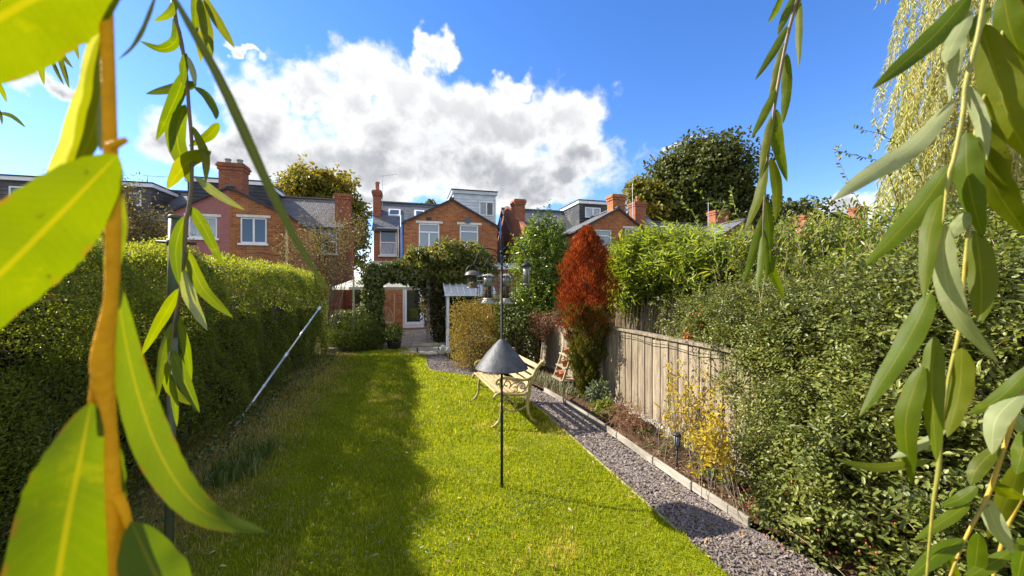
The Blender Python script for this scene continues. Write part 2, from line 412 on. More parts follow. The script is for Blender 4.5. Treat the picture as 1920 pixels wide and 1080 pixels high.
# lawn sheet: a gently uneven grid between the hedge and the path
def lawn_material():
    m, t, o = new_mat('lawn_turf'); b = t.add('ShaderNodeBsdfPrincipled'); tcn = t.add('ShaderNodeTexCoord'); P = tcn.outputs['Object']
    a = t.noise(P, 1.6, 6, .65, .4); f = t.noise(P, 60, 5, .7)
    c = t.mix(t.mrange(f, .35, .7), (.17,.21,.006,1), (.28,.31,.010,1)); c = t.mix(t.mrange(a, .58, .70, 0, .8), c, (.27,.21,.07,1))
    s = t.add('ShaderNodeSeparateXYZ'); t.l.new(P, s.inputs[0])
    e = t.math('ADD', s.outputs[0], t.math('MULTIPLY', t.math('SUBTRACT', t.noise(P, 2.2, 5), .5), 1.1))
    c = t.mix(t.mrange(e, -.85, -1.6), c, t.mix(t.mrange(f, .4, .6), (.20,.14,.045,1), (.32,.24,.08,1)))
    t.l.new(c, b.inputs['Base Color']); b.inputs['Roughness'].default_value = 1; b.inputs['Specular IOR Level'].default_value = .05
    bn = t.add('ShaderNodeBump'); bn.inputs['Strength'].default_value = .9; bn.inputs['Distance'].default_value = .03
    t.l.new(f, bn.inputs['Height']); t.l.new(bn.outputs[0], b.inputs['Normal']); t.l.new(b.outputs[0], o.inputs[0]); return m
def hgt(x, y): return .018*np.sin(x*1.9+y*.7)+.012*np.sin(y*2.3-x*1.1+1)+.008*np.sin(x*5+y*4)
ny = 70; ys = np.linspace(-1, 11.0, ny); nx = 26; V = []
for y in ys:
    r_ = float(rb(max(y, 0))) if y < 9.9 else .41-(y-9.9)*.45
    for x in np.linspace(-3.2, r_-.005, nx): V.append((x, y, float(hgt(x, y))*min(1, (r_-x)*3)))
fl = []
for j in range(ny-1):
    for i in range(nx-1): fl += [j*nx+i, j*nx+i+1, (j+1)*nx+i+1, (j+1)*nx+i]
lo_ = link('lawn', mesh_np('lawn', V, fl, np.full((ny-1)*(nx-1), 4)), lawn_material(), kind='structure')
# path sheet
pathbase = surf('slate_dust', (.20,.165,.15), (.125,.10,.093), 30, .95, .1, .8, 90)
V = []; fl = []
for a, b in zip(LL, RR): V += [(a[0], a[1], -.022), (b[0], b[1], -.022)]
for k in range(59): fl += [2*k, 2*k+1, 2*k+3, 2*k+2]
link('path', mesh_np('path', V, fl, np.full(59, 4)), pathbase, kind='structure')
# flower bed: uneven soil between the path board and the fence
nb = 150; nxb = 26; V = []; fl = []
for y in np.linspace(-1, 10.4, nb):
    x0 = float(bedx(np.clip(y, 0, 9.9)))+.02
    for i in range(nxb):
        x = x0+(3.1-x0)*i/(nxb-1); V.append((x, y, .012+.035*min(1, i/3)*rng.random()+.03*math.sin(y*3+i)*min(1, i/5)+.02))
for j in range(nb-1):
    for i in range(nxb-1): fl += [j*nxb+i, j*nxb+i+1, (j+1)*nxb+i+1, (j+1)*nxb+i]
link('soil_bed', mesh_np('soil_bed', V, fl, np.full((nb-1)*(nxb-1), 4)), soilm, kind='structure')

# slate chippings on the path
n = 19000; tt = rng.random(n)**1.5; k = tt*59*.93; i0 = np.minimum(k.astype(int), 58); f = (k-i0)[:,None]; s_ = rng.uniform(-.02,1.03,n)[:,None]
Pc = (LL[i0]*(1-f)+LL[i0+1]*f)*(1-s_)+(RR[i0]*(1-f)+RR[i0+1]*f)*s_
d_ = np.hypot(Pc[:,0], Pc[:,1]); sz_ = (.006+.009*rng.random(n))*np.clip(d_/3.2, .9, 1.6)
ang = rng.random(n)*2*PI; tl = rng.normal(size=(n,2))*.30
V = np.empty((n,8,3)); cor = np.array([(-1,-.6),(.8,-.8),(1,.5),(-.5,.8)])
for j in range(4):
    cx = cor[j,0]*sz_*(.7+.5*rng.random(n)); cy = cor[j,1]*sz_*.7*(.7+.5*rng.random(n))
    dx = cx*np.cos(ang)-cy*np.sin(ang); dy = cx*np.sin(ang)+cy*np.cos(ang); zz = dx*tl[:,0]+dy*tl[:,1]
    V[:,j] = np.stack([Pc[:,0]+dx, Pc[:,1]+dy, -.016+zz], 1); V[:,4+j] = V[:,j]+np.array([0,0,.006])
f0 = np.array([4,5,6,7, 0,1,5,4, 1,2,6,5, 2,3,7,6, 3,0,4,7]); FL = (np.arange(n)[:,None]*8+f0).ravel()
me = mesh_np('slate_chippings', V.reshape(-1,3), FL, np.full(n*5, 4), False); fattr(me, 'rnd', np.repeat(rng.random(n), 8))
def attrmat(name, cols, rough=.8, spec=.3):
    m, t, o = new_mat(name); b = t.add('ShaderNodeBsdfPrincipled'); a = t.add('ShaderNodeAttribute', attribute_name='rnd')
    kk = len(cols); t.l.new(t.ramp(a.outputs['Fac'], [(q/(kk-1), c) for q, c in enumerate(cols)]), b.inputs['Base Color'])
    b.inputs['Roughness'].default_value = rough; b.inputs['Specular IOR Level'].default_value = spec; t.l.new(b.outputs[0], o.inputs[0]); return m
link('slate_chippings', me, attrmat('slate_chip', [(.125,.10,.098),(.175,.14,.135),(.215,.175,.168),(.20,.17,.145),(.29,.25,.23)], .6), kind='stuff')

# ---------------------------------------------------------------- grass
def blades(name, P, L, W, lean, m, rnd):
    n = len(P); a = rng.random(n)*2*PI; D = np.stack([np.cos(a), np.sin(a), np.zeros(n)], 1); Sd = np.stack([-np.sin(a), np.cos(a), np.zeros(n)], 1)
    V = np.empty((n,5,3)); up = np.array([0,0,1.0]); L1 = L[:,None]; W1 = W[:,None]; le = lean[:,None]
    V[:,0] = P-Sd*W1*.5; V[:,1] = P+Sd*W1*.5; mid = P+up*L1*.6*np.sqrt(1-np.minimum(le*.35, .9)**2)+D*L1*.6*le*.35
    V[:,2] = mid+Sd*W1*.4; V[:,3] = mid-Sd*W1*.4; V[:,4] = mid+D*L1*.45*le+up*L1*.4*np.sqrt(np.maximum(1-le**2, .02))
    f0 = np.array([0,1,2,3,3,2,4]); FL = (np.arange(n)[:,None]*5+f0).ravel()
    me = mesh_np(name, V.reshape(-1,3), FL, np.tile([4,3], n)); fattr(me, 'rnd', np.repeat(np.clip(rnd,0,1), 5))
    return link(name, me, m, kind='stuff')
def grass_mat():
    m, t, o = new_mat('grass_blade'); b = t.add('ShaderNodeBsdfPrincipled'); tr = t.add('ShaderNodeBsdfTranslucent'); mx = t.add('ShaderNodeMixShader')
    a = t.add('ShaderNodeAttribute', attribute_name='rnd'); tcn = t.add('ShaderNodeTexCoord')
    c = t.ramp(a.outputs['Fac'], [(0, (.145,.19,.008)), (.30, (.235,.28,.009)), (.60, (.34,.37,.012)), (.78, (.42,.41,.03)), (.88, (.46,.37,.11)), (1, (.55,.46,.18))])
    t.l.new(c, b.inputs['Base Color']); b.inputs['Roughness'].default_value = .5; b.inputs['Specular IOR Level'].default_value = .25
    t.l.new(t.mix(1.0, c, (1.6,1.5,.5,1), 'MULTIPLY'), tr.inputs[0])
    mx.inputs[0].default_value = .5; t.l.new(b.outputs[0], mx.inputs[1]); t.l.new(tr.outputs[0], mx.inputs[2]); t.l.new(mx.outputs[0], o.inputs[0]); return m
def vnoise(x, y, sc, seed):
    r = np.random.default_rng(seed); s = 0
    for q in range(7):
        kx, ky = r.normal(size=2)*sc*(1+.35*q); s = s+np.sin(x*kx+y*ky+r.random()*6.28)/(1+.25*q)
    return s/3.2
GP, GL, GW, GR, GN = [], [], [], [], []
for (ya, yb, dens, ln, wd) in ((1.2,2.6,9500,.034,.0042),(2.6,4.2,7500,.036,.005),(4.2,6.5,4200,.040,.0075),(6.5,11.05,2400,.042,.012)):
    n = int((yb-ya)*4.2*dens); x = rng.uniform(-2.15, 1.9, n); y = rng.uniform(ya, yb, n)
    lim = np.where(y < 9.9, rb(np.clip(y,0,9.9)), .41-(y-9.9)*.45); ok = x < lim-.008+.02*rng.random(n)
    ok &= ~((y > 10.3) & (x < -.75+.2*np.sin(x*6)) & (rng.random(n) < .85))
    dead = vnoise(x, y, 2.1, 3)+.6*vnoise(x, y, 6, 4)-.12
    for (bx, by, br) in ((1050,1045,.16),(950,1010,.10),(1210,1005,.10),(832,935,.13),(700,1065,.16),(1100,975,.09),(940,840,.12),(1010,870,.10),(870,760,.16),(900,1060,.12),(560,1000,.14)):
        q = onG(bx,by); dead = dead+.60*np.exp(-(((x-q.x)/(br*1.5))**2+((y-q.y)/br)**2)*(1+.5*np.sin(x*31)*np.sin(y*27))); brown = np.clip((-1.12-x+.35*vnoise(x,y,1.3,9))*1.3, 0, 1)
    ok &= rng.random(n) > brown*.45
    x, y, dead, brown = x[ok], y[ok], dead[ok], brown[ok]; n = len(x)
    r_ = rng.random(n)**1.2*.64+.18*vnoise(x, y, 4, 8); r_ = np.where(rng.random(n) < np.clip(.07+.75*np.clip((dead-.42)*2.2,0,1), 0, .85), .78+.2*rng.random(n), r_)
    r_ = np.where(rng.random(n) < brown*.8, .82+.18*rng.random(n), r_)
    GP.append(np.stack([x, y, hgt(x, y)*np.minimum(1, (np.where(y<9.9, rb(np.clip(y,0,9.9)), .4)-x).clip(0)*3)-.004], 1))
    GL.append(ln*(.55+.75*rng.random(n))*(1+.35*vnoise(x,y,2.5,12))); GW.append(wd*(.6+.7*rng.random(n))); GR.append(r_); GN.append(.25+.7*rng.random(n))
grassm = grass_mat()
blades('grass', np.concatenate(GP), np.concatenate(GL), np.concatenate(GW), np.concatenate(GN), grassm, np.concatenate(GR))
# white clover / broad weeds in the turf
n = 5200; x = rng.uniform(-1.4, 1.74, n); y = rng.uniform(1.8, 5.5, n); ok = vnoise(x, y, 2.2, 33) > .45; x, y = x[ok], y[ok]; n = len(x)
cloverm = leafmat('clover_leaf', [(.06,.12,.02),(.12,.19,.04),(.20,.26,.09)], .3)
leaves('clover', np.stack([x, y, hgt(x,y)+.022+.012*rng.random(n)], 1), rdir(n)*[1,1,.2], rdir(n)*[.4,.4,0]+[0,0,1], .013+.008*rng.random(n), .013, cloverm, None, 'oval', kind='stuff')
# fallen leaves on the lawn, bed and path
n = 420; x = rng.uniform(-1.9, 2.7, n); y = rng.uniform(1.7, 9, n)**1.0; litter = leafmat('dry_leaf', [(.30,.15,.05),(.42,.30,.12),(.5,.42,.25),(.20,.11,.05)], .15)
leaves('fallen_leaves', np.stack([x, y, .030+.01*rng.random(n)+hgt(x,y)*.3], 1), rdir(n)*[1,1,.15], rdir(n)*[.3,.3,0]+[0,0,1], .02+.03*rng.random(n), .009+.008*rng.random(n), litter, None, 'lance', kind='stuff')
n = 5200; y = rng.uniform(1.6, 9.5, n); x = bedx(y)+.03+(2.95-bedx(y))*rng.random(n)
leaves('leaf_litter', np.stack([x, y, .045+.02*rng.random(n)], 1), rdir(n)*[1,1,.3], rdir(n)*[.7,.7,0]+[0,0,1], .015+.022*rng.random(n), .006+.012*rng.random(n),
       leafmat('bed_litter', [(.22,.09,.035),(.12,.06,.03),(.30,.20,.10),(.16,.10,.05),(.38,.28,.14)], .1), None, 'lance', kind='stuff')
n = 2200; y = rng.uniform(1.3, 9.5, n); x = rng.uniform(0, 1, n); x = rb(y)+(bedx(y)-rb(y))*x     # straw and clippings on the path
leaves('path_clippings', np.stack([x, y, -.008+.006*rng.random(n)], 1), rdir(n)*[1,1,.1], rdir(n)*[.3,.3,0]+[0,0,1], .018+.03*rng.random(n), .003+.003*rng.random(n),
       leafmat('clippings', [(.35,.28,.13),(.28,.22,.10),(.45,.38,.20)], .1), None, 'lance', kind='stuff')

# ---------------------------------------------------------------- path edging, patio, fence
weathered = surf('weathered_timber', (.38,.355,.30), (.20,.175,.14), 7, .85, .2, .5, 25, (1,.25,1), vary=.12)
e = thing('path_edging', 'pale weathered timber board edging between slate path and flower bed', 'edging', (2.2,3.2,0))
ps = [(2.275,2.22),(2.24,2.75),(2.215,3.25),(2.21,3.9),(2.205,4.6),(2.17,5.25),(2.10,5.95)]
for a, b in zip(ps[:-1], ps[1:]):
    j = rng.normal(size=2)*.006
    MB().bar((a[0]+.012+j[0], a[1]+.006, .025), (b[0]+.012+j[1], b[1]-.006, .03), .024, .07).build('board', weathered, e, bevel=.004)
e = thing('lawn_edging', 'thin pale edging strip along the lawn side of the slate path', 'edging', (1.76,4,0))
mb = MB(); mb.tube([(a[0]-.004, a[1], .0) for a in LL[8:58]], .011, 5); mb.build('strip', surf('edging_strip', (.40,.36,.22), (.24,.2,.1), 14, .9, .1, .3), e)
stone = surf('paving_stone', (.44,.38,.29), (.30,.26,.20), 5, .9, .2, .35, 30, vary=.14)
patio = thing('patio', 'raised buff stone paving between ivy arch and back door', 'patio', (0,13,0)); 
mbk = MB(); mbk.box(-2.2, 2.2, 11.28, 15.6, -.05, .055); mbk.build('mortar_bed', surf('mortar', (.30,.27,.23), None, 9, .95, .1, .3), patio)
y = 11.25
while y < 15.3:
    x = -2.1+.3*rng.random(); dp = random.choice([.45,.6])
    while x < 2.0:
        w_ = random.choice([.45,.6,.75]); z = .085+rng.normal()*.003
        MB().box(x+.008, x+w_-.008, y+.008, y+dp-.008, .02, z).build('paving_slab', stone, patio, bevel=.006); x += w_
    y += dp
st = thing('stepping_slabs', 'worn grey paving slabs laid from the slate path to the patio step', 'paving', (.3,10.4,0))
for (x0, x1, y0, y1) in ((-.22,.22,10.25,10.72),(.24,.72,10.0,10.42),(.26,.78,10.44,10.9),(-.25,.22,10.74,11.2),(.74,1.1,10.05,10.6),(.26,.8,10.92,11.22)):
    MB().box(x0, x1, y0, y1, -.03, .022+rng.normal()*.003).build('paving_slab', stone, st, bevel=.008)
fencew = surf('fence_board', (.35,.285,.20), (.165,.13,.09), 5, .85, .2, .5, 30, (6,6,.7), vary=.22, lo=.3, hi=.7)
f1 = thing('board_fence', 'low vertical board fence along the flower bed, weathered pale brown', 'fence', (2.74,5,0))
yy = .3; k = 0
while yy < 9.3:
    w_ = .148+.012*rng.normal()*.4; top = (1.075 if yy < 5.15 else .95)+.006*rng.normal(); tw = .003+.004*rng.random()
    MB().hexa([(2.745-tw, yy, -.02), (2.745+.004, yy+w_, -.02), (2.745+.02, yy+w_, -.02), (2.745+.008, yy, -.02)],
              [(2.745-tw, yy, top), (2.745+.004, yy+w_, top), (2.745+.02, yy+w_, top), (2.745+.008, yy, top)]).build('board', fencew, f1)
    yy += w_+.001+.0025*rng.random(); k += 1
for zr in (.25, .85): MB().box(2.775, 2.83, .3, 9.3, zr, zr+.07).build('rail', fencew, f1)
MB().box(2.715, 2.815, .3, 5.16, 1.082, 1.115).build('rail', fencew, f1, bevel=.004)
for py_ in (.9, 3.0, 5.22, 7.3, 9.2): MB().box(2.66 if py_ == 5.22 else 2.78, 2.76 if py_ == 5.22 else 2.88, py_, py_+.09, -.1, 1.13 if py_ < 6 else .98).build('post', fencew, f1, bevel=.004)
MB().box(2.725, 2.745, 2.0, 9.0, -.02, .13).build('gravel_board', weathered, f1)
mb = MB(); mb.tube([(2.70, y_, 1.055-.03*math.sin((y_-2.2)/3.0*PI)+.01*math.sin(y_*9)) for y_ in np.linspace(2.2, 5.2, 24)], .004, 5); tag(mb.build('cable', black_paint), 'thin dark cable drooping along the top of the board fence', 'cable')
# ---------------------------------------------------------------- houses
def wall_front(mb, x0, x1, top, y0, y1, zb, ops):
    """a wall between y0 and y1; top = [(x, z), ...]; ops = openings (xa, xb, za, zb)"""
    def zt(x):
        return float(np.interp(x, [p[0] for p in top], [p[1] for p in top]))
    xs = sorted(set([x0, x1]+[p[0] for p in top if x0 < p[0] < x1]+[v for o in ops for v in o[:2] if x0 < v < x1]))
    for a, b in zip(xs[:-1], xs[1:]):
        m = (a+b)/2; cuts = sorted([(o[2], o[3]) for o in ops if o[0] < m < o[1]]); z = zb
        for c0, c1 in cuts:
            if c0 > z+.001: mb.box(a, b, y0, y1, z, c0)
            z = c1
        mb.hexa([(a,y0,z),(b,y0,z),(b,y1,z),(a,y1,z)], [(a,y0,zt(a)),(b,y0,zt(b)),(b,y1,zt(b)),(a,y1,zt(a))])
def window(h, x0, x1, z0, z1, y, layout, pane=None, lint=True, name='window', par=None, fw=.06, sill=True):
    """frame as one part with mullions; panes, lintel and sill are its children"""
    pane = pane or glass; fr = MB(); ps = []; yf, yb = y+.03, y+.10
    fr.box(x0, x1, yf, yb, z0, z0+fw); fr.box(x0, x1, yf, yb, z1-fw, z1); fr.box(x0, x0+fw, yf, yb, z0+fw, z1-fw); fr.box(x1-fw, x1, yf, yb, z0+fw, z1-fw)
    ix0, ix1, iz0, iz1 = x0+fw, x1-fw, z0+fw, z1-fw
    def vert(x, za, zb): fr.box(x-.035, x+.035, yf-.003, yb, za, zb)
    def horz(z, xa, xb): fr.box(xa, xb, yf-.003, yb, z-.03, z+.03)
    if layout == 'two': m = (ix0+ix1)/2; vert(m, iz0, iz1); ps = [(ix0,m,iz0,iz1),(m,ix1,iz0,iz1)]
    elif layout == 'top': q = iz1-(iz1-iz0)*.30; horz(q, ix0, ix1); ps = [(ix0,ix1,iz0,q),(ix0,ix1,q,iz1)]
    elif layout == 'half': q = (iz0+iz1)/2; horz(q, ix0, ix1); ps = [(ix0,ix1,iz0,q),(ix0,ix1,q,iz1)]
    elif layout == 'top_two': q = iz1-(iz1-iz0)*.2; m = (ix0+ix1)/2; horz(q, ix0, ix1); vert(m, iz0, q); ps = [(ix0,m,iz0,q),(m,ix1,iz0,q),(ix0,ix1,q,iz1)]
    else: ps = [(ix0,ix1,iz0,iz1)]
    if par is None: wobj = fr.build(name, upvc, h, bevel=.006); tgt = wobj
    else: tgt = par; fr.build('window_frame', upvc, par, bevel=.006)
    for i, (a, b, c, d) in enumerate(ps):
        pm = pane[i % len(pane)] if isinstance(pane, list) else pane
        MB().box(a-.005, b+.005, yf+.035+i*.0015, yf+.05+i*.0015, c-.005, d+.005).build('pane', pm, tgt)
    if par is None:
        if lint: MB().box(x0-.12, x1+.14, y-.025, y+.12, z1+.004, z1+.10).build('lintel', lintelm, tgt)
        if sill: MB().box(x0-.07, x1+.07, y-.07, y+.03, z0-.075, z0-.003).build('sill', upvc, tgt)
    return tgt
def rect(p0, p1, p2, p3, Y):
    a, b = onY(p0, p1, Y), onY(p2, p3, Y); return a.x, b.x, b.z, a.z
def gable_roof(h, x0, x1, xm, yf, yb, ze, zp, m, name='wing_roof', over=.10):
    mb = MB(); sl = (zp-ze)/(xm-x0); sr = (zp-ze)/(x1-xm)
    mb.slab([(x0-over, yf-.08, ze-sl*over+.07), (xm, yf-.08, zp+.07), (xm, yb, zp+.07), (x0-over, yb, ze-sl*over+.07)], .07)
    mb.slab([(xm+.002, yf-.08, zp+.07), (x1+over, yf-.08, ze-sr*over+.07), (x1+over, yb, ze-sr*over+.07), (xm+.002, yb, zp+.07)], .07)
    r = mb.build(name, m, h)
    mb = MB(); mb.bar((xm, yf-.09, zp+.09), (xm, yb, zp+.09), .2, .06); mb.build('ridge_tiles', potm if False else m, r)
    mb = MB(); mb.bar((x0-over, yf-.095, ze-sl*over+.02), (xm, yf-.095, zp+.02), .03, .07); mb.bar((xm, yf-.097, zp+.02), (x1+over, yf-.097, ze-sr*over+.02), .03, .07)
    mb.build('verge', black_paint, r); return r
def main_roof(h, x0, x1, yf, yr, yb, ze, zr, m):
    s = (zr-ze)/(yr-yf); mb = MB(); o = .10
    mb.slab([(x0, yf-o, ze-s*o+.06), (x1, yf-o, ze-s*o+.06), (x1, yr, zr+.06), (x0, yr, zr+.06)], .07)
    mb.slab([(x0, yr+.001, zr+.06), (x1, yr+.001, zr+.06), (x1, yb+o, ze-s*o+.06), (x0, yb+o, ze-s*o+.06)], .07)
    r = mb.build('roof', m, h); mb = MB(); mb.bar((x0, yr, zr+.08), (x1, yr, zr+.08), .22, .07); mb.build('ridge_tiles', m, r)
    mb = MB(); mb.box(x0, x1, yf-o-.08, yf-o+.0, ze-s*o-.05, ze-s*o+.04); mb.build('gutter', black_paint, r); return r
def end_wall(mb, x0, x1, yf, yr, yb, ze, zr):
    mb.hexa([(x0,yf,-.05),(x0,yf,ze),(x0,yr,zr),(x0,yb,ze),(x0,yb,-.05)], [(x1,yf,-.05),(x1,yf,ze),(x1,yr,zr),(x1,yb,ze),(x1,yb,-.05)])
def chimney(h, x0, x1, y0, y1, z0, z1, m=None, pots=2, potmat=None, pot_h=.3):
    mb = MB(); mb.box(x0, x1, y0, y1, z0, z1-.28); c = mb.build('chimney', m or brick_red, h)
    mb = MB(); mb.box(x0-.04, x1+.04, y0-.04, y1+.04, z1-.277, z1-.16); mb.box(x0-.075, x1+.075, y0-.075, y1+.075, z1-.157, z1-.07); mb.box(x0-.04, x1+.04, y0-.04, y1+.04, z1-.067, z1); mb.build('chimney_cap', m or brick_red, c)
    for k in range(pots):
        x = x0+(x1-x0)*(k+.5)/pots; mb = MB(); mb.lathe([(.11,0),(.13,.03),(.11,.06),(.095,pot_h*.75),(.125,pot_h*.85),(.12,pot_h),(.08,pot_h)], (x, (y0+y1)/2, z1), 12); mb.build('chimney_pot', potmat or potm, c, smooth=True)
    return c
def dormer(h, x0, x1, yf, yr, z0, z1, m, win=None, fascia=None, pane=None, layout='two'):
    mb = MB(); mb.box(x0, x1, yf, yr, z0, z1-.16)
    d = mb.build('dormer', m, h)
    mb = MB(); mb.box(x0-.08, x1+.08, yf-.1, yr, z1-.157, z1); mb.build('fascia', fascia or upvc, d)
    mb = MB(); mb.box(x0-.11, x1+.11, yf-.14, yr, z1+.003, z1+.05); mb.build('flat_roof', black_paint, d)
    for k in range(int((z1-z0)/.16)):       # horizontal boarding lines
        z = z0+.16*k; mb = MB(); mb.hexa([(x0-.004,yf-.022,z),(x1+.022,yf-.022,z),(x1+.022,yr-.02,z),(x0-.022,yr-.02,z)], [(x0-.004,yf-.006,z+.155),(x1+.006,yf-.006,z+.155),(x1+.006,yr-.02,z+.155),(x0-.006,yr-.02,z+.155)])
        if z+.155 < z1-.16: mb.build('cladding_board', m, d)
    if win:
        window(h, *win, yf-.09, layout, pane or glass, par=d)
    return d
def aerial(h, base, hgt_, arms=5, direction=(1,.3,0), name='aerial'):
    mb = MB(); b = Vector(base); t = b+Vector((0,0,hgt_)); mb.tube([b, t], .014, 5); dv = Vector(direction).normalized(); s_ = dv.cross(Vector((0,0,1)))
    mb.tube([t-dv*.15, t+dv*.75+Vector((0,0,.12))], .010, 4)
    for k in range(arms):
        p = t+dv*(.05+.16*k)+Vector((0,0,.012*k)); mb.tube([p-s_*.16, p+s_*.16], .006, 4)
    mb.build(name, steel, h)
def aframe(h, wx0, wx1, xm, yf, yb, ze, zp, m, ops, nm='wall'):
    mb = MB(); wall_front(mb, wx0, wx1, [(wx0,ze),(xm,zp),(wx1,ze)], yf, yf+.25, -.05, ops)
    mb.box(wx0, wx0+.25, yf+.25, yb, -.05, ze); mb.box(wx1-.25, wx1, yf+.25, yb, -.05, ze)
    return mb.build(nm, m, h)
YW, YM, YR, YB = 17.5, 20.5, 22.8, 25.1; ZE, ZR = 4.57, 6.3
def win_px(h, box, Y, layout, pane=None, **k):
    x0, x1, z0, z1 = rect(*box, Y); return window(h, x0, x1, z0, z1, Y, layout, pane, **k)
# -- the house whose garden this is
H = thing('brick_house', 'orange brick house behind the ivy arch with white box dormer', 'house', (1.5,17.5,0))
x0, x1 = onY(757,0,YW).x, onY(932,0,YW).x; xm = (x0+x1)/2
w1 = rect(785,418,824,468,YW); w2 = rect(862,421,897,461,YW)
w1 = (w1[0], w1[1], 2.75, w1[3])
aframe(H, x0, x1, xm, YW, YM+.9, 4.43, 5.52, brick, [w1, w2])
window(H, *w1, YW, 'top_two', glass_pale); window(H, *w2, YW, 'top', glass_pale)
gable_roof(H, x0, x1, xm, YW, YM+1.6, 4.43, 5.52, slate)
mv = onY(808,411,YW); MB().box(mv.x-.2, mv.x+.02, YW-.012, YW+.02, mv.z-.06, mv.z+.08).build('air_vent', black_paint, H)
mx0, mx1 = -1.63, 4.62; wl = rect(712,430,744,479,YM)
mb = MB(); wall_front(mb, mx0, x0-.002, [(mx0,ZE),(x0,ZE)], YM, YM+.25, -.05, [wl]); mb.build('wall', brick, H); mb = MB(); wall_front(mb, x1+.002, mx1, [(x1,ZE),(mx1,ZE)], YM, YM+.25, -.05, []); mb.build('wall', brick, H); mb = MB()
end_wall(mb, mx0, mx0+.22, YM+.252, YR, YB, ZE, ZR); mb.build('end_wall', brick, H); mb = MB(); end_wall(mb, mx1-.22, mx1, YM+.252, YR, YB, ZE, ZR); mb.build('end_wall', brick, H)
window(H, *wl, YM, 'half', [curtain, glass])
main_roof(H, mx0-.08, mx1+.05, YM, YR, YB, ZE, ZR, slate)
c0, c1 = onY(700,0,21.6).x, onY(714,0,21.6).x
chimney(H, c0, c1, 21.4, 22.1, 5.0, onY(707,358,21.6).z, brick_red, 1, potm, .5)
aerial(H, (c1+.06, 21.9, 6.0), 1.55, 4, (.9,-.2,0))
dx0, dx1 = onY(850,0,20.6).x, onY(929,0,20.6).x
dormer(H, dx0, dx1, 20.6, YR, 4.7, onY(890,359,20.6).z, clad, rect(899,377,926,405,20.5), clad, [glass_pale, glass_dark])
for (a, b, c, d) in ((728,387,751,397),(777,390,796,398)):      # roof windows lie on the slope
    y_ = 21.7; A_ = onY(a,d,y_); B_ = onY(c,d,y_); s = (ZR-ZE)/(YR-YM); zf = lambda y: ZE+s*(y-YM)+.075
    fr = MB(); q = [(A_.x, 21.5, zf(21.5)), (B_.x, 21.5, zf(21.5)), (B_.x, 22.1, zf(22.1)), (A_.x, 22.1, zf(22.1))]; fr.slab([Vector(p)+Vector((0,0,.05)) for p in q], .06); sk = fr.build('skylight', upvc, H)
    q2 = [(A_.x+.09, 21.6, zf(21.6)+.056), (B_.x-.09, 21.6, zf(21.6)+.056), (B_.x-.09, 22.0, zf(22.0)+.056), (A_.x+.09, 22.0, zf(22.0)+.056)]; g = MB(); g.slab(q2, .01); g.build('pane', glass, sk)
pp = onY(753,0,YW).x; mb = MB(); mb.tube([(pp, YW-.03, .1), (pp, YW-.03, onY(753,404,YW).z)], .055, 10); mb.build('drainpipe', bluepipe, H, smooth=True)
mb = MB(); mb.tube([(pp-.12, YW-.02, .1), (pp-.12, YW-.02, 4.3)], .03, 8); mb.build('drainpipe', black_paint, H, smooth=True)
pr = onY(934,0,YM).x; mb = MB(); mb.tube([(pr+.12, YM-.06, .1), (pr+.12, YM-.06, onY(934,408,YM).z)], .05, 8); mb.build('drainpipe', bluepipe, H, smooth=True)
sp_ = onY(877,414,YW); mb = MB(); mb.lathe([(.01,0),(.12,.02),(.14,.05),(.13,.05)], (0,0,0), 12); 
mb.v = [(sp_.x+x, YW-.02-z, sp_.z+y) for x, y, z in mb.v]; mb.build('alarm_box', surf('alarm_grey', (.12,.14,.20), None, 3, .5), H)
# single-storey extension with the French door
YE = 15.6; ex0, ex1 = onY(706,0,YE).x, onY(986,0,YE).x; zt_ = onY(740,503,YE).z
dr = rect(755,505,796,612,YE); dr = (dr[0], dr[1], .13, 2.25)
mb = MB(); wall_front(mb, ex0, ex1, [(ex0,zt_),(ex1,zt_)], YE, YE+.25, -.05, [dr]); mb.box(ex0, ex0+.25, YE+.25, YW-.002, -.05, zt_); mb.box(ex1-.25, ex1, YE+.25, YW-.002, -.05, zt_); mb.build('wall', brick, H)
mb = MB(); mb.box(ex0-.1, ex1+.1, YE-.12, YW-.005, zt_+.002, zt_+.22); er = mb.build('extension_roof', clad, H)
mb = MB(); mb.box(ex0-.14, ex1+.14, YE-.16, YW-.005, zt_+.223, zt_+.26); mb.build('roof_edge', surf('grey_felt', (.35,.37,.39), None, 4, .8), er)
dx0, dx1, dz0, dz1 = dr; fr = MB(); fr.box(dx0, dx1, YE+.02, YE+.10, dz0, dz0+.09); fr.box(dx0, dx1, YE+.02, YE+.10, dz1-.07, dz1); fr.box(dx0, dx0+.07, YE+.02, YE+.10, dz0+.09, dz1-.07); fr.box(dx1-.07, dx1, YE+.02, YE+.10, dz0+.09, dz1-.07)
fr.box(dx0+.075, dx0+.15, YE+.0, YE+.08, dz0+.095, dz1-.075); fr.box(dx1-.17, dx1-.075, YE+.0, YE+.08, dz0+.095, dz1-.075); fr.box(dx0+.152, dx1-.172, YE+.0, YE+.08, dz0+.095, dz0+.22); fr.box(dx0+.152, dx1-.172, YE+.0, YE+.08, dz1-.16, dz1-.075)
do = fr.build('door', upvc, H, bevel=.006); MB().box(dx0+.153, dx1-.173, YE+.03, YE+.05, dz0+.222, dz1-.162).build('pane', glass_dark, do)
MB().box(dx1-.135, dx1-.115, YE-.05, YE-.002, 1.08, 1.14).bar((dx1-.125, YE-.05, 1.1), (dx1-.25, YE-.05, 1.1), .02, .025).build('handle', steel, do)
MB().box(dx0-.15, dx1+.1, YE-.32, YE-.002, -.02, .125).build('doorstep', surf('brick_step', (.30,.13,.09), (.2,.09,.06), 8, .9), H)
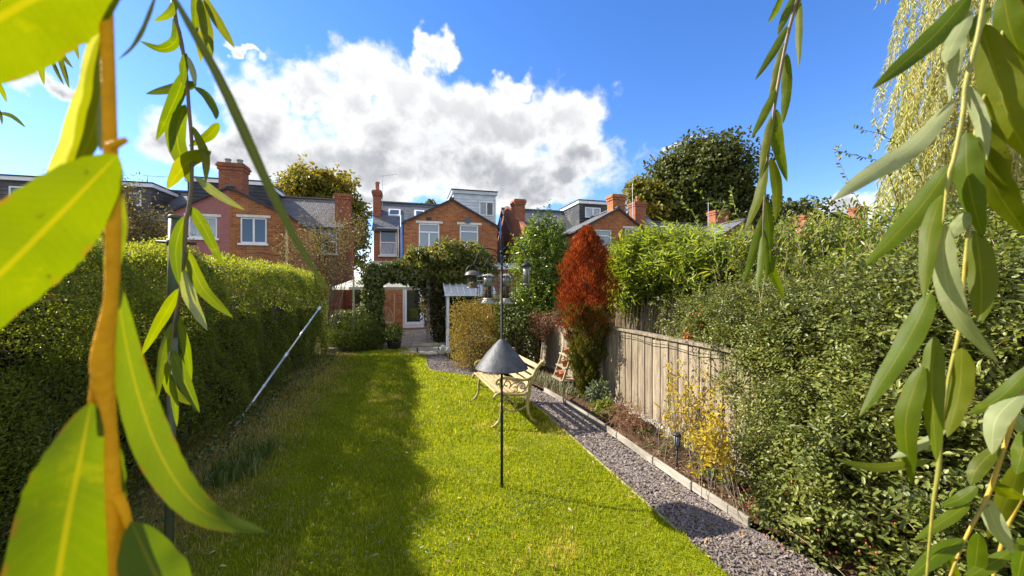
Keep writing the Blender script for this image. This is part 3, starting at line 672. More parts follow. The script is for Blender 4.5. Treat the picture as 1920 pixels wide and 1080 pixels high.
# -- pair of houses on the left: pink half and brick half under one gable
HL = thing('brick_house', 'pair of left brick houses, one painted pink, sharing a gable', 'house', (-6.5,17.5,0))
x0, x1 = onY(322,0,YW).x, onY(541,0,YW).x; xm = onY(430,0,YW).x
wa = rect(352,405,407,447,YW); wb = rect(450,407,500,457,YW)
mb = MB(); wall_front(mb, x0, xm, [(x0,4.5),(xm,5.5)], YW, YW+.25, -.05, [wa]); mb.box(x0, x0+.25, YW+.25, YM, -.05, 4.5); o_ = mb.build('wall', brick_pink, HL); o_['label'] = 'pink painted brick wall'
mb = MB(); wall_front(mb, xm+.001, x1, [(xm,5.5),(x1,4.5)], YW, YW+.25, -.05, [wb]); mb.box(x1-.25, x1, YW+.25, YM, -.05, 4.5); mb.build('wall', brick, HL)
window(HL, *wa, YW, 'one', curtain); window(HL, *wb, YW, 'two', glass)
gable_roof(HL, x0, x1, xm, YW, YM+1.6, 4.5, 5.5, slate)
ca, cb_ = onY(414,0,17.9).x, onY(459,0,17.9).x; chimney(HL, ca, cb_, 17.7, 18.3, 4.9, onY(437,308,17.9).z, brick_red, 2, potgrey, .22)
lx0, lx1 = -9.5, onY(640,0,YM).x; wc = rect(589,429,632,476,YM)
mb = MB(); wall_front(mb, x1+.002, lx1, [(x1,ZE),(lx1,ZE)], YM, YM+.25, -.05, [wc]); mb.build('wall', brick_red, HL); mb = MB(); wall_front(mb, lx0, x0-.002, [(lx0,ZE),(x0,ZE)], YM, YM+.25, -.05, []); mb.build('wall', brick_red, HL); mb = MB(); end_wall(mb, lx1-.22, lx1, YM+.252, YR, YB, ZE, ZR); mb.build('wall', brick_red, HL)
window(HL, *wc, YM, 'half', [glass_dark, glass])
main_roof(HL, lx0, lx1+.1, YM, YR, YB, ZE, ZR, slatemat('brown_slate', (.17,.155,.14), (.12,.115,.11)))
chimney(HL, onY(630,0,21.2).x, onY(657,0,21.2).x, 20.9, 21.6, 4.2, onY(640,365,21.2).z, brick_red, 0)
da, db = onY(352,0,20.5).x, onY(500,0,20.5).x; dormer(HL, da, db, 20.5, YR+.5, 4.6, onY(430,338,20.5).z, slate_dark)
# lean-to verge and outhouse wall between the wing and the recessed wall
lt0 = onY(541,404,YW-.6); lt1 = onY(589,440,YW-.6)
mb = MB(); wall_front(mb, lt0.x+.01, lt1.x, [(lt0.x,lt0.z),(lt1.x,lt1.z)], YW-.6, YW-.35, -.05, []); mb.build('wall', brick_red, HL)
mb = MB(); mb.slab([(lt0.x, YW-.7, lt0.z+.06), (lt1.x+.1, YW-.7, lt1.z+.02), (lt1.x+.1, YM, lt1.z+.02), (lt0.x, YM, lt0.z+.06)], .06); mb.build('lean_to_roof', black_paint, HL)
pz = onY(538,405,YW-.7); mb = MB(); mb.tube([(pz.x, YW-.72, .5), (pz.x, YW-.72, pz.z)], .045, 8); mb.build('soil_pipe', surf('cream_pipe', (.55,.45,.25), None, 4, .6), HL, smooth=True)
q = onY(480,471,YW); q2 = onY(534,480,YW); mb = MB(); mb.tube([(q.x, YW-.03, q.z), (q2.x, YW-.03, q2.z)], .02, 6); mb.build('waste_pipe', potm, HL)
# -- far left houses
for (a, b, da, db, ztop, wn, lab) in ((-13.2,-9.52, 228, 284, onY(285,345,20.5).z, (241,360,263,386), 'dark tile-hung dormer house beyond the left hedge, next to the pink wall'),
                                   (-21,-13.22, -60, 78, onY(60,333,20.5).z, (14,348,66,374), 'far grey house at the left edge with wide white window')):
    h = thing('terraced_house', lab, 'house', ((a+b)/2, YM, 0))
    mb = MB(); wall_front(mb, a, b, [(a,ZE),(b,ZE)], YM+.01, YM+.26, -.05, []); mb.build('wall', brick_red, h); mb = MB(); end_wall(mb, a, a+.2, YM+.27, YR, YB, ZE, ZR); mb.build('wall', brick_red, h)
    main_roof(h, a, b, YM, YR, YB, ZE, ZR, slate)
    d0, d1 = onY(da,0,20.5).x, onY(db,0,20.5).x; dormer(h, max(d0, a+.1), d1, 20.5, YR, 4.6, ztop, tilegrey, rect(*wn,20.4), None, glass, 'two' if b < -13 else 'one')
    aerial(h, (d1-1.2, 22.5, 6.0), .95, 4, (.8,.5,0))
# -- right-hand houses
HR = thing('brick_house', 'right brick house with dark slate dormer and chimney on its gable', 'house', (9.8,17.5,0))
x0, x1 = onY(1085,0,YW).x, onY(1213,0,YW).x; xm = onY(1166,0,YW).x; xm = (x0+x1)/2+.25
wa = rect(1115,430,1147,466,YW); wb = rect(1172,428,1206,458,YW)
aframe(HR, x0, x1, xm, YW, YM+.9, 4.43, 5.55, brick, [wa, wb])
window(HR, *wa, YW, 'top', glass_pale, lint=False); window(HR, *wb, YW, 'one', glass)
gable_roof(HR, x0, x1, xm, YW, YM+1.6, 4.43, 5.55, slate, over=.2)
cx = onY(1157,0,17.9).x; chimney(HR, cx-.34, cx+.34, 17.7, 18.3, 5.0, onY(1157,366,17.9).z, brick, 0)
rx0, rx1 = 5.4, 15.2; mb = MB(); wall_front(mb, rx0, x0-.002, [(rx0,ZE),(x0,ZE)], YM, YM+.25, -.05, []); mb.build('wall', brick, HR); mb = MB(); wall_front(mb, x1+.002, rx1, [(x1,ZE),(rx1,ZE)], YM, YM+.25, -.05, [])
mb.build('wall', brick, HR); mb = MB(); end_wall(mb, rx0-.001, rx0+.22, YM-2.3, YR-.8, YB-1, ZE, ZR+.05); mb.build('end_wall', brick_red, HR)
main_roof(HR, rx0-.05, rx1, YM, YR, YB, ZE, ZR, slate)
ch0, ch1 = onY(964,0,20.0).x, onY(983,0,20.0).x; chimney(HR, 5.42, 5.95, 19.9, 20.7, 4.5, onY(973,374,20.0).z, brick_red, 0)
d0, d1 = onY(1086,0,20.4).x, onY(1150,0,20.4).x; dormer(HR, d0, d1, 20.4, YR+.4, 4.6, onY(1100,377,20.4).z, slate_dark, rect(1098,388,1127,409,20.3), None, [curtain, curtain])
chimney(HR, onY(1186,0,21.5).x, onY(1206,0,21.5).x, 21.2, 21.9, 4.9, onY(1196,380,21.5).z, brick_red, 1, potm, .35)
aerial(HR, (onY(1186,0,21.0).x, 21.0, 5.6), 2.3, 3, (-.3,.4,0))
mb = MB(); sdp = onY(1041,412,20.2); mb.lathe([(.02,0),(.16,.03),(.22,.07),(.21,.075)], (0,0,0), 14); mb.v = [(sdp.x+x*.8, 20.2-z-.2*x, sdp.z+y) for x, y, z in mb.v]; mb.build('satellite_dish', surf('dish_grey', (.5,.5,.5), None, 3, .6), HR, smooth=True)
HF = thing('brick_house', 'far right low brick house with white downpipe half hidden by shrubs', 'house', (18,17.5,0))
x0, x1 = onY(1338,0,YW).x, onY(1452,0,YW).x; xm = onY(1408,0,YW).x
wa = rect(1388,436,1408,470,YW)
aframe(HF, x0, x1, (x0+x1)/2, YW, YM+.9, 4.2, 5.3, brick, [wa]); window(HF, *wa, YW, 'one', glass_pale); gable_roof(HF, x0, x1, (x0+x1)/2, YW, YM+1.6, 4.2, 5.3, slate, over=.25)
mb = MB(); wall_front(mb, 15.25, x0-.002, [(15.25,ZE-.3),(x0,ZE-.3)], YM, YM+.25, -.05, []); mb.build('wall', brick, HF); mb = MB(); wall_front(mb, x1+.002, 27, [(x1,ZE),(27,ZE)], YM, YM+.25, -.05, []); mb.build('wall', brick, HF)
main_roof(HF, 15.22, 27, YM, YR, YB, ZE-.3, ZR-.35, slate)
cp = onY(1341,0,YW-.1); mb = MB(); mb.tube([(x0+.15, YW-.06, 2), (x0+.15, YW-.06, 4.1)], .05, 8); mb.build('drainpipe', upvc, HF, smooth=True)
for (a, b, t, yq) in ((1335,1360,396,21.5),(1500,1517,405,21.5),(1602,1618,388,21.5)):
    q0, q1 = onY(a,0,yq).x, onY(b,0,yq).x; chimney(HF, q0, q1, 21.2, 21.9, 4.9, onY((a+b)/2,t,yq).z, brick_red, 0)
aerial(HF, (onY(1328,0,21.2).x, 21.2, 5.6), 1.5, 4, (.5,.4,0)); aerial(HF, (onY(1554,0,21.2).x, 21.2, 5.3), 1.7, 4, (.7,.4,0))

# ---------------------------------------------------------------- foliage materials
bark = surf('bark', (.10,.075,.05), (.05,.037,.025), 12, .95, .1, .5, 40)
twig_grey = surf('grey_twig', (.22,.18,.13), (.12,.095,.07), 20, .9, .1, .2)
twig_pale = surf('pale_twig', (.40,.33,.22), (.26,.20,.13), 20, .85, .15, .2)
twig_dark = surf('dark_twig', (.045,.03,.02), (.03,.02,.014), 20, .95, .05, .2)
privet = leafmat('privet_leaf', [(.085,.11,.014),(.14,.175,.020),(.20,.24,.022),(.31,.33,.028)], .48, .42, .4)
ivyleaf = leafmat('ivy_leaf', [(.045,.08,.016),(.07,.11,.022),(.105,.15,.03),(.18,.20,.05),(.20,.15,.045)], .25, .35, .5)
vineleaf = leafmat('vine_leaf', [(.07,.11,.016),(.11,.155,.022),(.16,.19,.03),(.17,.15,.03),(.20,.10,.03)], .4, .45, .4)
laurelleaf = leafmat('laurel_leaf', [(.05,.09,.012),(.09,.15,.015),(.15,.21,.02),(.22,.28,.035)], .43, .3, .5)
coton = leafmat('cotoneaster_leaf', [(.055,.075,.015),(.11,.138,.024),(.175,.205,.038),(.26,.28,.065),(.38,.39,.13)], .38, .42, .4)
budd = leafmat('lance_leaf', [(.12,.18,.015),(.19,.26,.02),(.26,.32,.03),(.34,.37,.07)], .45, .42, .4)
deadcon = leafmat('dead_conifer_needle', [(.10,.022,.010),(.20,.042,.012),(.29,.070,.016),(.36,.11,.028)], .40, .8, .1, 1.2, (1.3,.9,.6))
livecon = leafmat('conifer_needle', [(.05,.045,.016),(.085,.09,.016),(.13,.13,.02),(.15,.12,.025)], .3, .8, .1)
spirea = leafmat('spirea_leaf', [(.16,.10,.03),(.24,.155,.045),(.32,.22,.05),(.27,.24,.045),(.21,.20,.04)], .42, .7, .2)
yellowl = leafmat('yellow_leaf', [(.40,.30,.02),(.56,.42,.03),(.46,.38,.08),(.28,.27,.04)], .5, .5, .3)
oak = leafmat('oak_leaf', [(.045,.06,.012),(.07,.085,.016),(.10,.115,.02),(.15,.135,.025)], .28, .5, .3)
autumn = leafmat('autumn_leaf', [(.11,.12,.018),(.17,.165,.02),(.27,.21,.024),(.20,.19,.026)], .45, .5, .3)
drab = leafmat('drab_leaf', [(.085,.075,.03),(.13,.11,.045),(.17,.14,.06),(.20,.14,.07),(.10,.105,.035)], .35, .55, .3)
mixgreen = leafmat('garden_leaf', [(.06,.085,.014),(.09,.125,.02),(.13,.165,.028),(.19,.21,.05)], .35, .45, .4)
willow_far = leafmat('willow_leaf_far', [(.24,.27,.04),(.34,.36,.07),(.42,.43,.13),(.48,.49,.24),(.55,.57,.40)], .45, .4, .4, 1.3, (1.15,1.05,.6))
# ---------------------------------------------------------------- the clipped hedge
hg = thing('hedge', 'long clipped privet hedge down the left side of the lawn, sunlit on top', 'hedge', (-2.5,6,0))
def hz(y): return 1.95+.03*np.sin(y*1.7)+.025*np.sin(y*4.1+1)+.02*np.sin(y*9)
def hx(y, z): return -2.02+.05*np.sin(y*1.3+z*2)+.045*np.sin(y*3.7-z*3+1)+.03*np.sin(y*8+z*6)-.75*np.clip(z-1.62,0,1)**1.3 + .05*np.cos(z*2.2)
Pq, Nq, Sq, Rq = [], [], [], []
for (ya, yb, n, s) in ((.3,2.3,9000,.032),(2.3,4.2,52000,.023),(4.2,7,44000,.028),(7,11.1,34000,.036)):
    y = rng.uniform(ya, yb, n); z = .04+(hz(y)-.04)*rng.random(n)**.9; dep = rng.exponential(.06, n).clip(0,.32)
    low = np.clip((.75-z)/.75, 0, 1); ok = rng.random(n) > low*.45; dep = dep+low*.10*rng.random(n)
    hole = vnoise(y, z, 3.4, 21)+.6*vnoise(y, z, 9, 22); ok &= ~((hole > .75) & (rng.random(n) < .8)); dep = dep+.07*np.clip(hole, 0, 1)
    P = np.stack([hx(y, z)-dep, y, z], 1)[ok]; m = len(P)
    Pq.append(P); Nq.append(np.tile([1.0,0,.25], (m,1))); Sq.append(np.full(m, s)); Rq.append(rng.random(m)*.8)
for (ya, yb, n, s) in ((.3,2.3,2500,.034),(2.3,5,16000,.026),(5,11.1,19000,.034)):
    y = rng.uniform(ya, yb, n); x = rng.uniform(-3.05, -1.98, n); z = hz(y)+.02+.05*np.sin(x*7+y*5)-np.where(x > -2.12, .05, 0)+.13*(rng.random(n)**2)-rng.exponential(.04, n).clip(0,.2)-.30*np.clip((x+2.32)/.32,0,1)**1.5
    Pq.append(np.stack([x,y,z],1)); Nq.append(np.tile([.15,0,1.0], (n,1))); Sq.append(np.full(n, s)); Rq.append(.55+.45*rng.random(n))  # top leaves drawn from the lighter greens, the sunlit top put into their colour
n = 5000; x = rng.uniform(-3.0,-2.0,n); z = rng.uniform(.05,1.95,n); Pq.append(np.stack([x, 11.1-rng.exponential(.06,n).clip(0,.3)+.05*np.sin(x*5+z*4), z],1)); Nq.append(np.tile([0,1.0,.2],(n,1))); Sq.append(np.full(n,.036)); Rq.append(rng.random(n)*.8)
Pq, Nq, Sq, Rq = map(np.concatenate, (Pq, Nq, Sq, Rq)); n = len(Pq)
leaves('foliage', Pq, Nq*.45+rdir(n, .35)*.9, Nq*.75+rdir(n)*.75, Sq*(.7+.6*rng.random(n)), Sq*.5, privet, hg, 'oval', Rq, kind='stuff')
n = 1500; y = rng.uniform(.6, 11, n); z = rng.uniform(0, 1.6, n); p0 = np.stack([np.full(n,-2.22)+.12*rng.random(n), y, z], 1); p1 = p0+rdir(n, .9)*[.25,.7,1]*(.15+.3*rng.random(n))[:,None]
p1[:,0] = np.minimum(p1[:,0], hx(p1[:,1], p1[:,2])+.01)
twigs('twigs', p0, p1, .004, .0018, twig_grey, hg, 'stuff')
mb = MB()
for y in np.arange(.6, 11, .33): 
    for k in range(2):
        b = Vector((-2.35-.25*rng.random(), y+.1*rng.normal(), -.02)); mb.tube([b, b+Vector((.08*rng.normal(), .12*rng.normal(), .6)), b+Vector((.15*rng.normal(), .3*rng.normal(), 1.5))], [.018,.013,.005], 5)
mb.build('stems', bark, hg, 'stuff')
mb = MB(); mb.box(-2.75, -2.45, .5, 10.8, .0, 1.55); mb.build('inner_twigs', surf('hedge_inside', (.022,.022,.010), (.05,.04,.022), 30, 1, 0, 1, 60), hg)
# ---------------------------------------------------------------- shrubs and trees behind
def E(px, py, d, rx, rz, ry=None):
    c = at(px, py, d); k = d/F; return (c.x, c.y, c.z, rx*k, (ry if ry else rx)*k, rz*k)
def tree(name, label, d, base, ells, n, size, m, seed, trunk=.3, group=None, limbs=10, lo=.45, aspect=.7):
    c = at(base, 540, d); t = thing(name, label, 'tree', (c.x, c.y, 0), group)
    top = Vector(ells[0][:3]); mb = MB(); mb.tube([(c.x, c.y, -.1), (c.x+.1, c.y, top.z*.3), (top.x, top.y, top.z*.75), (top.x, top.y, top.z)], [trunk, trunk*.8, trunk*.5, trunk*.2], 8); mb.build('trunk', bark, t, smooth=True)
    mb = MB(); Q, _ = shell(ells, limbs, .6, .95, seed+3)
    for q in Q:
        b = Vector((c.x+(top.x-c.x)*.5, c.y, top.z*(.35+.3*rng.random()))); q = Vector(q); mb.tube([b, b.lerp(q,.5)+Vector((0,0,.5)), q], [trunk*.3, trunk*.16, trunk*.04], 5)
    mb.build('limb', bark, t)
    P, N = shell(ells, n, lo, 1.05, seed, .34, 4.5); sc_ = 7.0/d*1.6; hk = vnoise(P[:,0]*sc_*2.2+P[:,1]*sc_, P[:,2]*sc_*2.6, 1.4, seed+50) < .55; P, N = P[hk], N[hk]; k = len(P)
    leaves('crown', P, N*.3+rdir(k), N*.8+rdir(k)*.7+[0,0,.3], size*(.6+.8*rng.random(k)), size*aspect, m, t, 'oval', np.clip(vnoise(P[:,0]*1.0, P[:,2]*1.0+P[:,1], .9, seed)*.35+.45+.3*(rng.random(k)-.5), 0, 1), kind='stuff')
    return t
tree('autumn_tree', 'round tree turning gold behind the left brick chimney', 34, 600,
     [E(600,392,34,60,66),E(572,360,34,36,36),E(608,348,34,34,28),E(644,405,34,40,52),E(656,450,34,30,55),E(556,405,34,32,52)], 30000, .30, autumn, 5)
tree('oak_tree', 'large dark green tree rising over the right-hand roofs', 42, 1310,
     [E(1320,345,42,85,75),E(1275,340,42,55,50),E(1330,300,42,55,36),E(1375,345,42,42,58),E(1260,385,42,60,40),E(1340,400,42,80,45),E(1215,400,42,30,40)], 30000, .40, oak, 6)
tree('thin_tree', 'thin yellowing tree beside the large dark tree, behind the chimney pot', 40, 1205, [E(1205,370,40,30,36),E(1235,395,40,34,40),E(1190,355,40,14,18)], 3200, .40, autumn, 7, .2)
for (px, py, rx, rz, d) in ((1480,405,50,26,48),(1545,420,40,16,50),(1420,425,35,20,46)):
    tree('distant_tree', {1480:'hazy tree above the far right roofs, left of the aerial', 1545:'low distant tree under the far right aerial', 1420:'small distant tree behind the far right gable'}[px], d, px, [E(px,py,d,rx,rz)], 2500, .45, oak, px, .2, 'distant trees behind the far right roofs')
tree('distant_tree', 'small distant treetop peeping over the ridge left of the white dormer', 40, 805, [E(806,390,40,14,12)], 700, .3, oak, 77, .15)
def shrub(name, label, cat, loc, group=None): return thing(name, label, cat, loc, group)
# neighbour's shrubs behind the hedge
c = at(265,520,4.6); t = shrub('drab_shrub', 'brownish green shrub behind the hedge beside the big left leaves', 'shrub', (c.x,c.y,0))
bush(t, [E(262,430,4.6,52,55),E(235,380,4.6,25,55),E(300,450,4.6,40,35),E(215,450,4.6,30,60)], 4200, .035, drab, .5, 'oval', 3, .3, 1.1, stem_from=(c.x,c.y,0), stems=50, stem_r=.012, stem_mat=twig_grey, amp=.35)
c = at(30,520,5); t = shrub('green_shrub', 'green leafy shrub showing over the hedge at the left edge', 'shrub', (c.x,c.y,0))
bush(t, [E(20,435,5,45,45),E(-60,430,5,70,80)], 3500, .05, mixgreen, .5, 'oval', 4, .4, 1.05, stem_from=(c.x,c.y,0), stems=25, stem_mat=twig_grey)
c = at(610,560,10.8); t = shrub('autumn_shrub', 'straggly autumn shrub with brown sprays at the hedge end, before the brick wall', 'shrub', (c.x,c.y,0))
bush(t, [E(600,455,10.8,62,50),E(645,440,10.8,38,45),E(560,470,10.8,40,40),E(675,430,10.8,22,30),E(620,500,10.8,50,40)], 5200, .06, drab, .42, 'oval', 8, .2, 1.15, stem_from=(c.x,c.y,0), stems=42, stem_r=.011, stem_mat=twig_grey, amp=.4)
mb = MB()
for pts in ([(575,575),(583,545),(580,520),(570,505),(562,498)],[(583,545),(592,530),(590,515),(600,505)],[(580,530),(566,520),(560,510)],[(575,575),(568,560),(574,540)]):
    mb.tube([at(px,py,9.6) for px,py in pts], [.022,.018,.014,.009,.006][:len(pts)], 6)
tag(mb.build('twisted_branch', twig_dark, smooth=True), 'dark twisted bare branch sticking out above the far end of the hedge', 'branch')
# ---------------------------------------------------------------- left corner bed below the arch
c = at(668,655,10.6); t = shrub('evergreen_shrub', 'low feathery green shrub in the bed at the end of the hedge', 'shrub', (c.x,c.y,0))
bush(t, [E(672,628,10.6,42,32),E(645,632,10.6,26,28),E(700,634,10.6,22,22)], 15000, .06, leafmat('feathery_leaf', [(.05,.075,.014),(.085,.115,.02),(.13,.16,.03)], .35, .6, .2), .22, 'lance', 9, .55, 1.1, stem_from=(c.x,c.y,0), stems=60, stem_r=.006, stem_mat=twig_dark, up=.6)
c = at(630,655,11.0); t = shrub('dark_shrub', 'dark leaved shrub between the hedge end and the ivy pillar', 'shrub', (c.x,c.y,0))
bush(t, [E(640,610,11.4,32,26),E(690,600,11.6,28,26),E(622,640,10.9,20,26),E(660,597,11.8,34,16)], 6500, .065, ivyleaf, .6, 'oval', 10, .6, 1.05, stem_from=(c.x,c.y,0), stems=30, stem_mat=twig_dark)
# ---------------------------------------------------------------- ivy arch
YA = 11.7
def EA(px, py, rx, rz, Y=YA, ry=.32):
    c = onY(px, py, Y); d = c.x*sT+c.y*cT; return (c.x, c.y, c.z, rx*d/F, ry, rz*d/F)
ar = thing('ivy_arch', 'wooden pergola arch smothered in ivy and vine in front of the house', 'pergola', (0,YA,0))
ells = [EA(702,520,18,26),EA(700,560,17,36),EA(703,600,15,34),EA(708,630,10,18)]
bush(ar, ells, 5200, .085, ivyleaf, .9, 'ivy', 11, .65, 1.06, droop=.5, up=.1, nrmix=1.1, name='ivy', amp=.2)
bush(ar, [EA(725,512,32,17),EA(760,508,36,20),EA(790,512,32,24)], 5200, .085, ivyleaf, .9, 'ivy', 12, .6, 1.08, droop=.5, up=.1, nrmix=1.1, name='ivy', amp=.25)
bush(ar, [EA(800,490,40,28,YA,.45),EA(838,482,46,26,YA,.5),EA(880,488,38,26,YA,.5),EA(850,515,56,28,YA,.45),EA(785,502,34,22),EA(900,512,24,24)], 10500, .095, vineleaf, .85, 'ivy', 13, .65, 1.06, droop=.4, up=.2, nrmix=1.0, name='vine', amp=.25)
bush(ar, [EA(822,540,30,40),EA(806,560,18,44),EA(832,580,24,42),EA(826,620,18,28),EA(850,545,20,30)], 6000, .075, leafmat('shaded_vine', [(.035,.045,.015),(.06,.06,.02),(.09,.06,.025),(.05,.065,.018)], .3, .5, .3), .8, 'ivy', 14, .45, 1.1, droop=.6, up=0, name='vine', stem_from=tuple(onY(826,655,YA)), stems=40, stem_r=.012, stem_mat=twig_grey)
postm = surf('grey_post', (.26,.24,.19), (.16,.14,.11), 8, .9, .15, .3, 30, (3,3,.5))
p = onY(803,0,11.5); MB().box(p.x-.05, p.x+.05, 11.45, 11.55, -.05, 2.1).build('post', postm, ar, bevel=.006)
p = onY(842,0,11.9); MB().box(p.x-.05, p.x+.05, 11.9, 12.0, -.05, 2.1).build('post', postm, ar, bevel=.006)
p = onY(700,0,11.7); MB().box(p.x-.05, p.x+.05, 11.65, 11.75, -.05, 2.1).build('post', postm, ar, bevel=.006)
a_, b_ = onY(690,0,YA), onY(900,0,YA); MB().box(a_.x, b_.x, YA-.04, YA+.04, 2.1, 2.2).build('beam', postm, ar, bevel=.006)
# parasol, fence screen, wall broom, bistro chair
pc = onY(712,512,13.6); po = thing('parasol', 'open white garden parasol behind the ivy pillar', 'parasol', (pc.x,pc.y,.08))
canvas = leafmat('canvas', [(.70,.68,.60),(.72,.70,.62)], .3, .8, .1, 1.0, (1,1,.95))
mb = MB(); zt_, ze_ = 2.28, 1.68; R_ = 1.42
for k in range(8):
    a, b = 2*PI*k/8+.2, 2*PI*(k+1)/8+.2
    for i in range(4):
        r0, r1 = R_*i/4, R_*(i+1)/4; z0 = zt_-(zt_-ze_)*(i/4)**.9; z1 = zt_-(zt_-ze_)*((i+1)/4)**.9
        q = [(pc.x+r0*math.cos(a),pc.y+r0*math.sin(a),z0),(pc.x+r1*math.cos(a),pc.y+r1*math.sin(a),z1),(pc.x+r1*math.cos(b),pc.y+r1*math.sin(b),z1),(pc.x+r0*math.cos(b),pc.y+r0*math.sin(b),z0)]
        mb.poly(q if i else q[:3])
    r1 = R_; mb.poly([(pc.x+r1*math.cos(a),pc.y+r1*math.sin(a),ze_),(pc.x+r1*math.cos(b),pc.y+r1*math.sin(b),ze_),(pc.x+r1*math.cos(b),pc.y+r1*math.sin(b),ze_-.08),(pc.x+r1*math.cos(a),pc.y+r1*math.sin(a),ze_-.08)][::-1])
cv = mb.build('canopy', canvas, po); fattr(cv.data, 'rnd', np.full(len(cv.data.vertices), .5))
mb = MB(); mb.tube([(pc.x,pc.y,.08),(pc.x,pc.y,zt_+.06)], .022, 8); mb.build('pole', surf('parasol_pole', (.5,.42,.3), None, 5, .5), po)
mb = MB()
for k in range(8):
    a = 2*PI*k/8+.2; mb.tube([(pc.x,pc.y,zt_-.03),(pc.x+R_*.98*math.cos(a),pc.y+R_*.98*math.sin(a),ze_-.02)], .008, 4)
mb.build('ribs', steel, po)
mb = MB(); mb.lathe([(.25,0),(.25,.06),(.06,.1),(.04,.3)], (pc.x,pc.y,.085), 14); mb.build('base', surf('parasol_base', (.2,.2,.2), None, 5, .8), po)
redwood = surf('red_stained_wood', (.24,.075,.045), (.13,.045,.03), 6, .8, .2, .3, 20, (4,4,.6), vary=.15)
rf = thing('red_fence', 'red-brown stained fence panel under the parasol', 'fence', (-1.9,13.0,0))
q0, q1 = onY(618,0,13.0).x, onY(668,0,13.0).x; x = q0
while x < q1: MB().box(x, x+.115, 13.0, 13.022, .02, 1.58+.05*((x-q0) > .35)).build('board', redwood, rf); x += .125
for zr in (.5, 1.1): MB().box(q0, q1, 12.955, 12.995, zr, zr+.08).build('rail', redwood, rf)
for xx in (q0+.35, q1): MB().box(xx-.05, xx+.05, 12.88, 12.95, -.05, 1.62).build('post', redwood, rf)
bb = thing('planter_box', 'dark slatted planter in the gap between red fence and ivy pillar', 'planter', (onY(680,0,12.6).x,12.6,.08))
q0, q1 = onY(664,0,12.6).x, onY(692,0,12.6).x
for k in range(4): MB().box(q0, q1, 12.5, 12.53, .1+.22*k, .3+.22*k).build('slat', surf('dark_slat%d'%k, (.05,.045,.04), None, 5, .8), bb)
MB().box(q0, q1, 12.535, 12.9, .08, .95).build('body', black_paint, bb)
bush(bb, [EA(676,548,16,20,12.7,.25)], 900, .06, ivyleaf, .6, 'oval', 15, .5, 1.05)
br_ = onY(739,610,15.35); mb = MB(); mb.tube([(br_.x, 15.2, .1), (br_.x+.01, 15.52, 1.42)], .018, 8); bo = thing('broom', 'pale wooden broom handle leaning on the brick wall by the door', 'broom', (br_.x,15.2,.09))
mb.build('handle', surf('broom_wood', (.55,.33,.17), None, 9, .6), bo, smooth=True); mb = MB(); mb.box(br_.x-.14, br_.x+.14, 15.16, 15.24, .09, .17); mb.build('head', surf('broom_head', (.3,.14,.08), None, 20, .9), bo)
ch = onY(724,630,13.2); ct = thing('bistro_chair', 'pale ornate metal garden chair beside the ivy pillar', 'chair', (ch.x,ch.y,.085))
chm = surf('cream_iron', (.50,.43,.30), (.38,.31,.2), 10, .6, .3, .1); cx, cy, cz = ch.x, ch.y, .085
mb = MB(); mb.lathe([(.0,.44),(.2,.44),(.21,.455),(.2,.47),(0,.47)], (cx,cy,cz), 16); mb.build('seat', chm, ct)
for sx in (-1,1):
    for sy in (-1,1): MB().tube([(cx+.15*sx,cy+.15*sy,cz+.45),(cx+.12*sx,cy+.12*sy,cz+.2),(cx+.2*sx,cy+.2*sy,cz)], .012, 6).build('leg', chm, ct)
mb = MB(); arc = [(cx+.21*math.cos(a), cy+.17+.05*math.sin(a), cz+.47+.46*math.sin(a)) for a in np.linspace(0, PI, 15)]; mb.tube(arc, .013, 6)
for s in (.65,.35): mb.tube([(cx+.21*s*math.cos(a), cy+.17+.05*math.sin(a), cz+.47+.46*s*math.sin(a)) for a in np.linspace(0, PI, 12)], .009, 5)
for a in (.5,1.0,1.57,2.1,2.6): mb.tube([(cx,cy+.17,cz+.47),(cx+.21*math.cos(a), cy+.17+.05*math.sin(a), cz+.47+.46*math.sin(a))], .007, 5)
mb.build('backrest', chm, ct)
c = onG(739,655); t = shrub('potted_shrub', 'small round leafy shrub in a dark pot at the patio edge', 'plant', (c.x,c.y,0)); mb = MB(); mb.lathe([(.11,0),(.16,.02),(.19,.2),(.2,.22),(.17,.22),(.16,.18)], (c.x,c.y,0), 14); mb.build('pot', black_paint, t, smooth=True)
bush(t, [(c.x,c.y,.42,.24,.24,.27)], 700, .065, laurelleaf, .5, 'oval', 16, .4, 1.1, stem_from=(c.x,c.y,.18), stems=18, stem_mat=twig_dark)
# ---------------------------------------------------------------- little greenhouse / store with white ribbed roof
gs = onG(846,652); sh = thing('garden_store', 'small green-framed garden store with ribbed white roof, behind the golden bush', 'shed', (1.7,11.2,0))
sx0, sx1, sy0, sy1 = onY(838,0,10.9).x, onY(925,0,10.9).x, 10.9, 12.3; se, sr_ = 1.48, 1.80; ym = (sy0+sy1)/2
green = surf('green_frame', (.02,.11,.055), (.015,.08,.04), 6, .5, .4, .05); whitem = surf('white_sheet', (.78,.80,.82), (.68,.70,.72), 5, .5, .4, .05)
for (xx, yy_) in ((sx0,sy0),(sx1-.04,sy0),(sx0,sy1-.04),(sx1-.04,sy1-.04)): MB().box(xx, xx+.045, yy_, yy_+.045, -.02, se).build('post', green, sh, bevel=.004)
MB().box(sx0+.05, sx1-.05, sy0-.002, sy0+.04, se-.10, se-.002).build('rail', green, sh); MB().box(sx0+.06, sx1-.05, sy1-.035, sy1-.015, .0, se-.01).build('back_panel', surf('pale_green_panel', (.03,.05,.03), None, 5, .7), sh)
MB().box(sx0+.01, sx0+.03, sy0+.05, sy1-.05, .02, se).build('side_panel', surf('grey_panel', (.5,.52,.48), (.4,.42,.38), 4, .5), sh)
MB().box(sx0-.012, sx0+.06, sy0-.03, sy0-.004, -.02, se-.01).build('corner_trim', whitem, sh); MB().box(sx0+.15, sx0+.19, sy0-.02, sy0+.02, -.02, se-.11).build('post', green, sh)
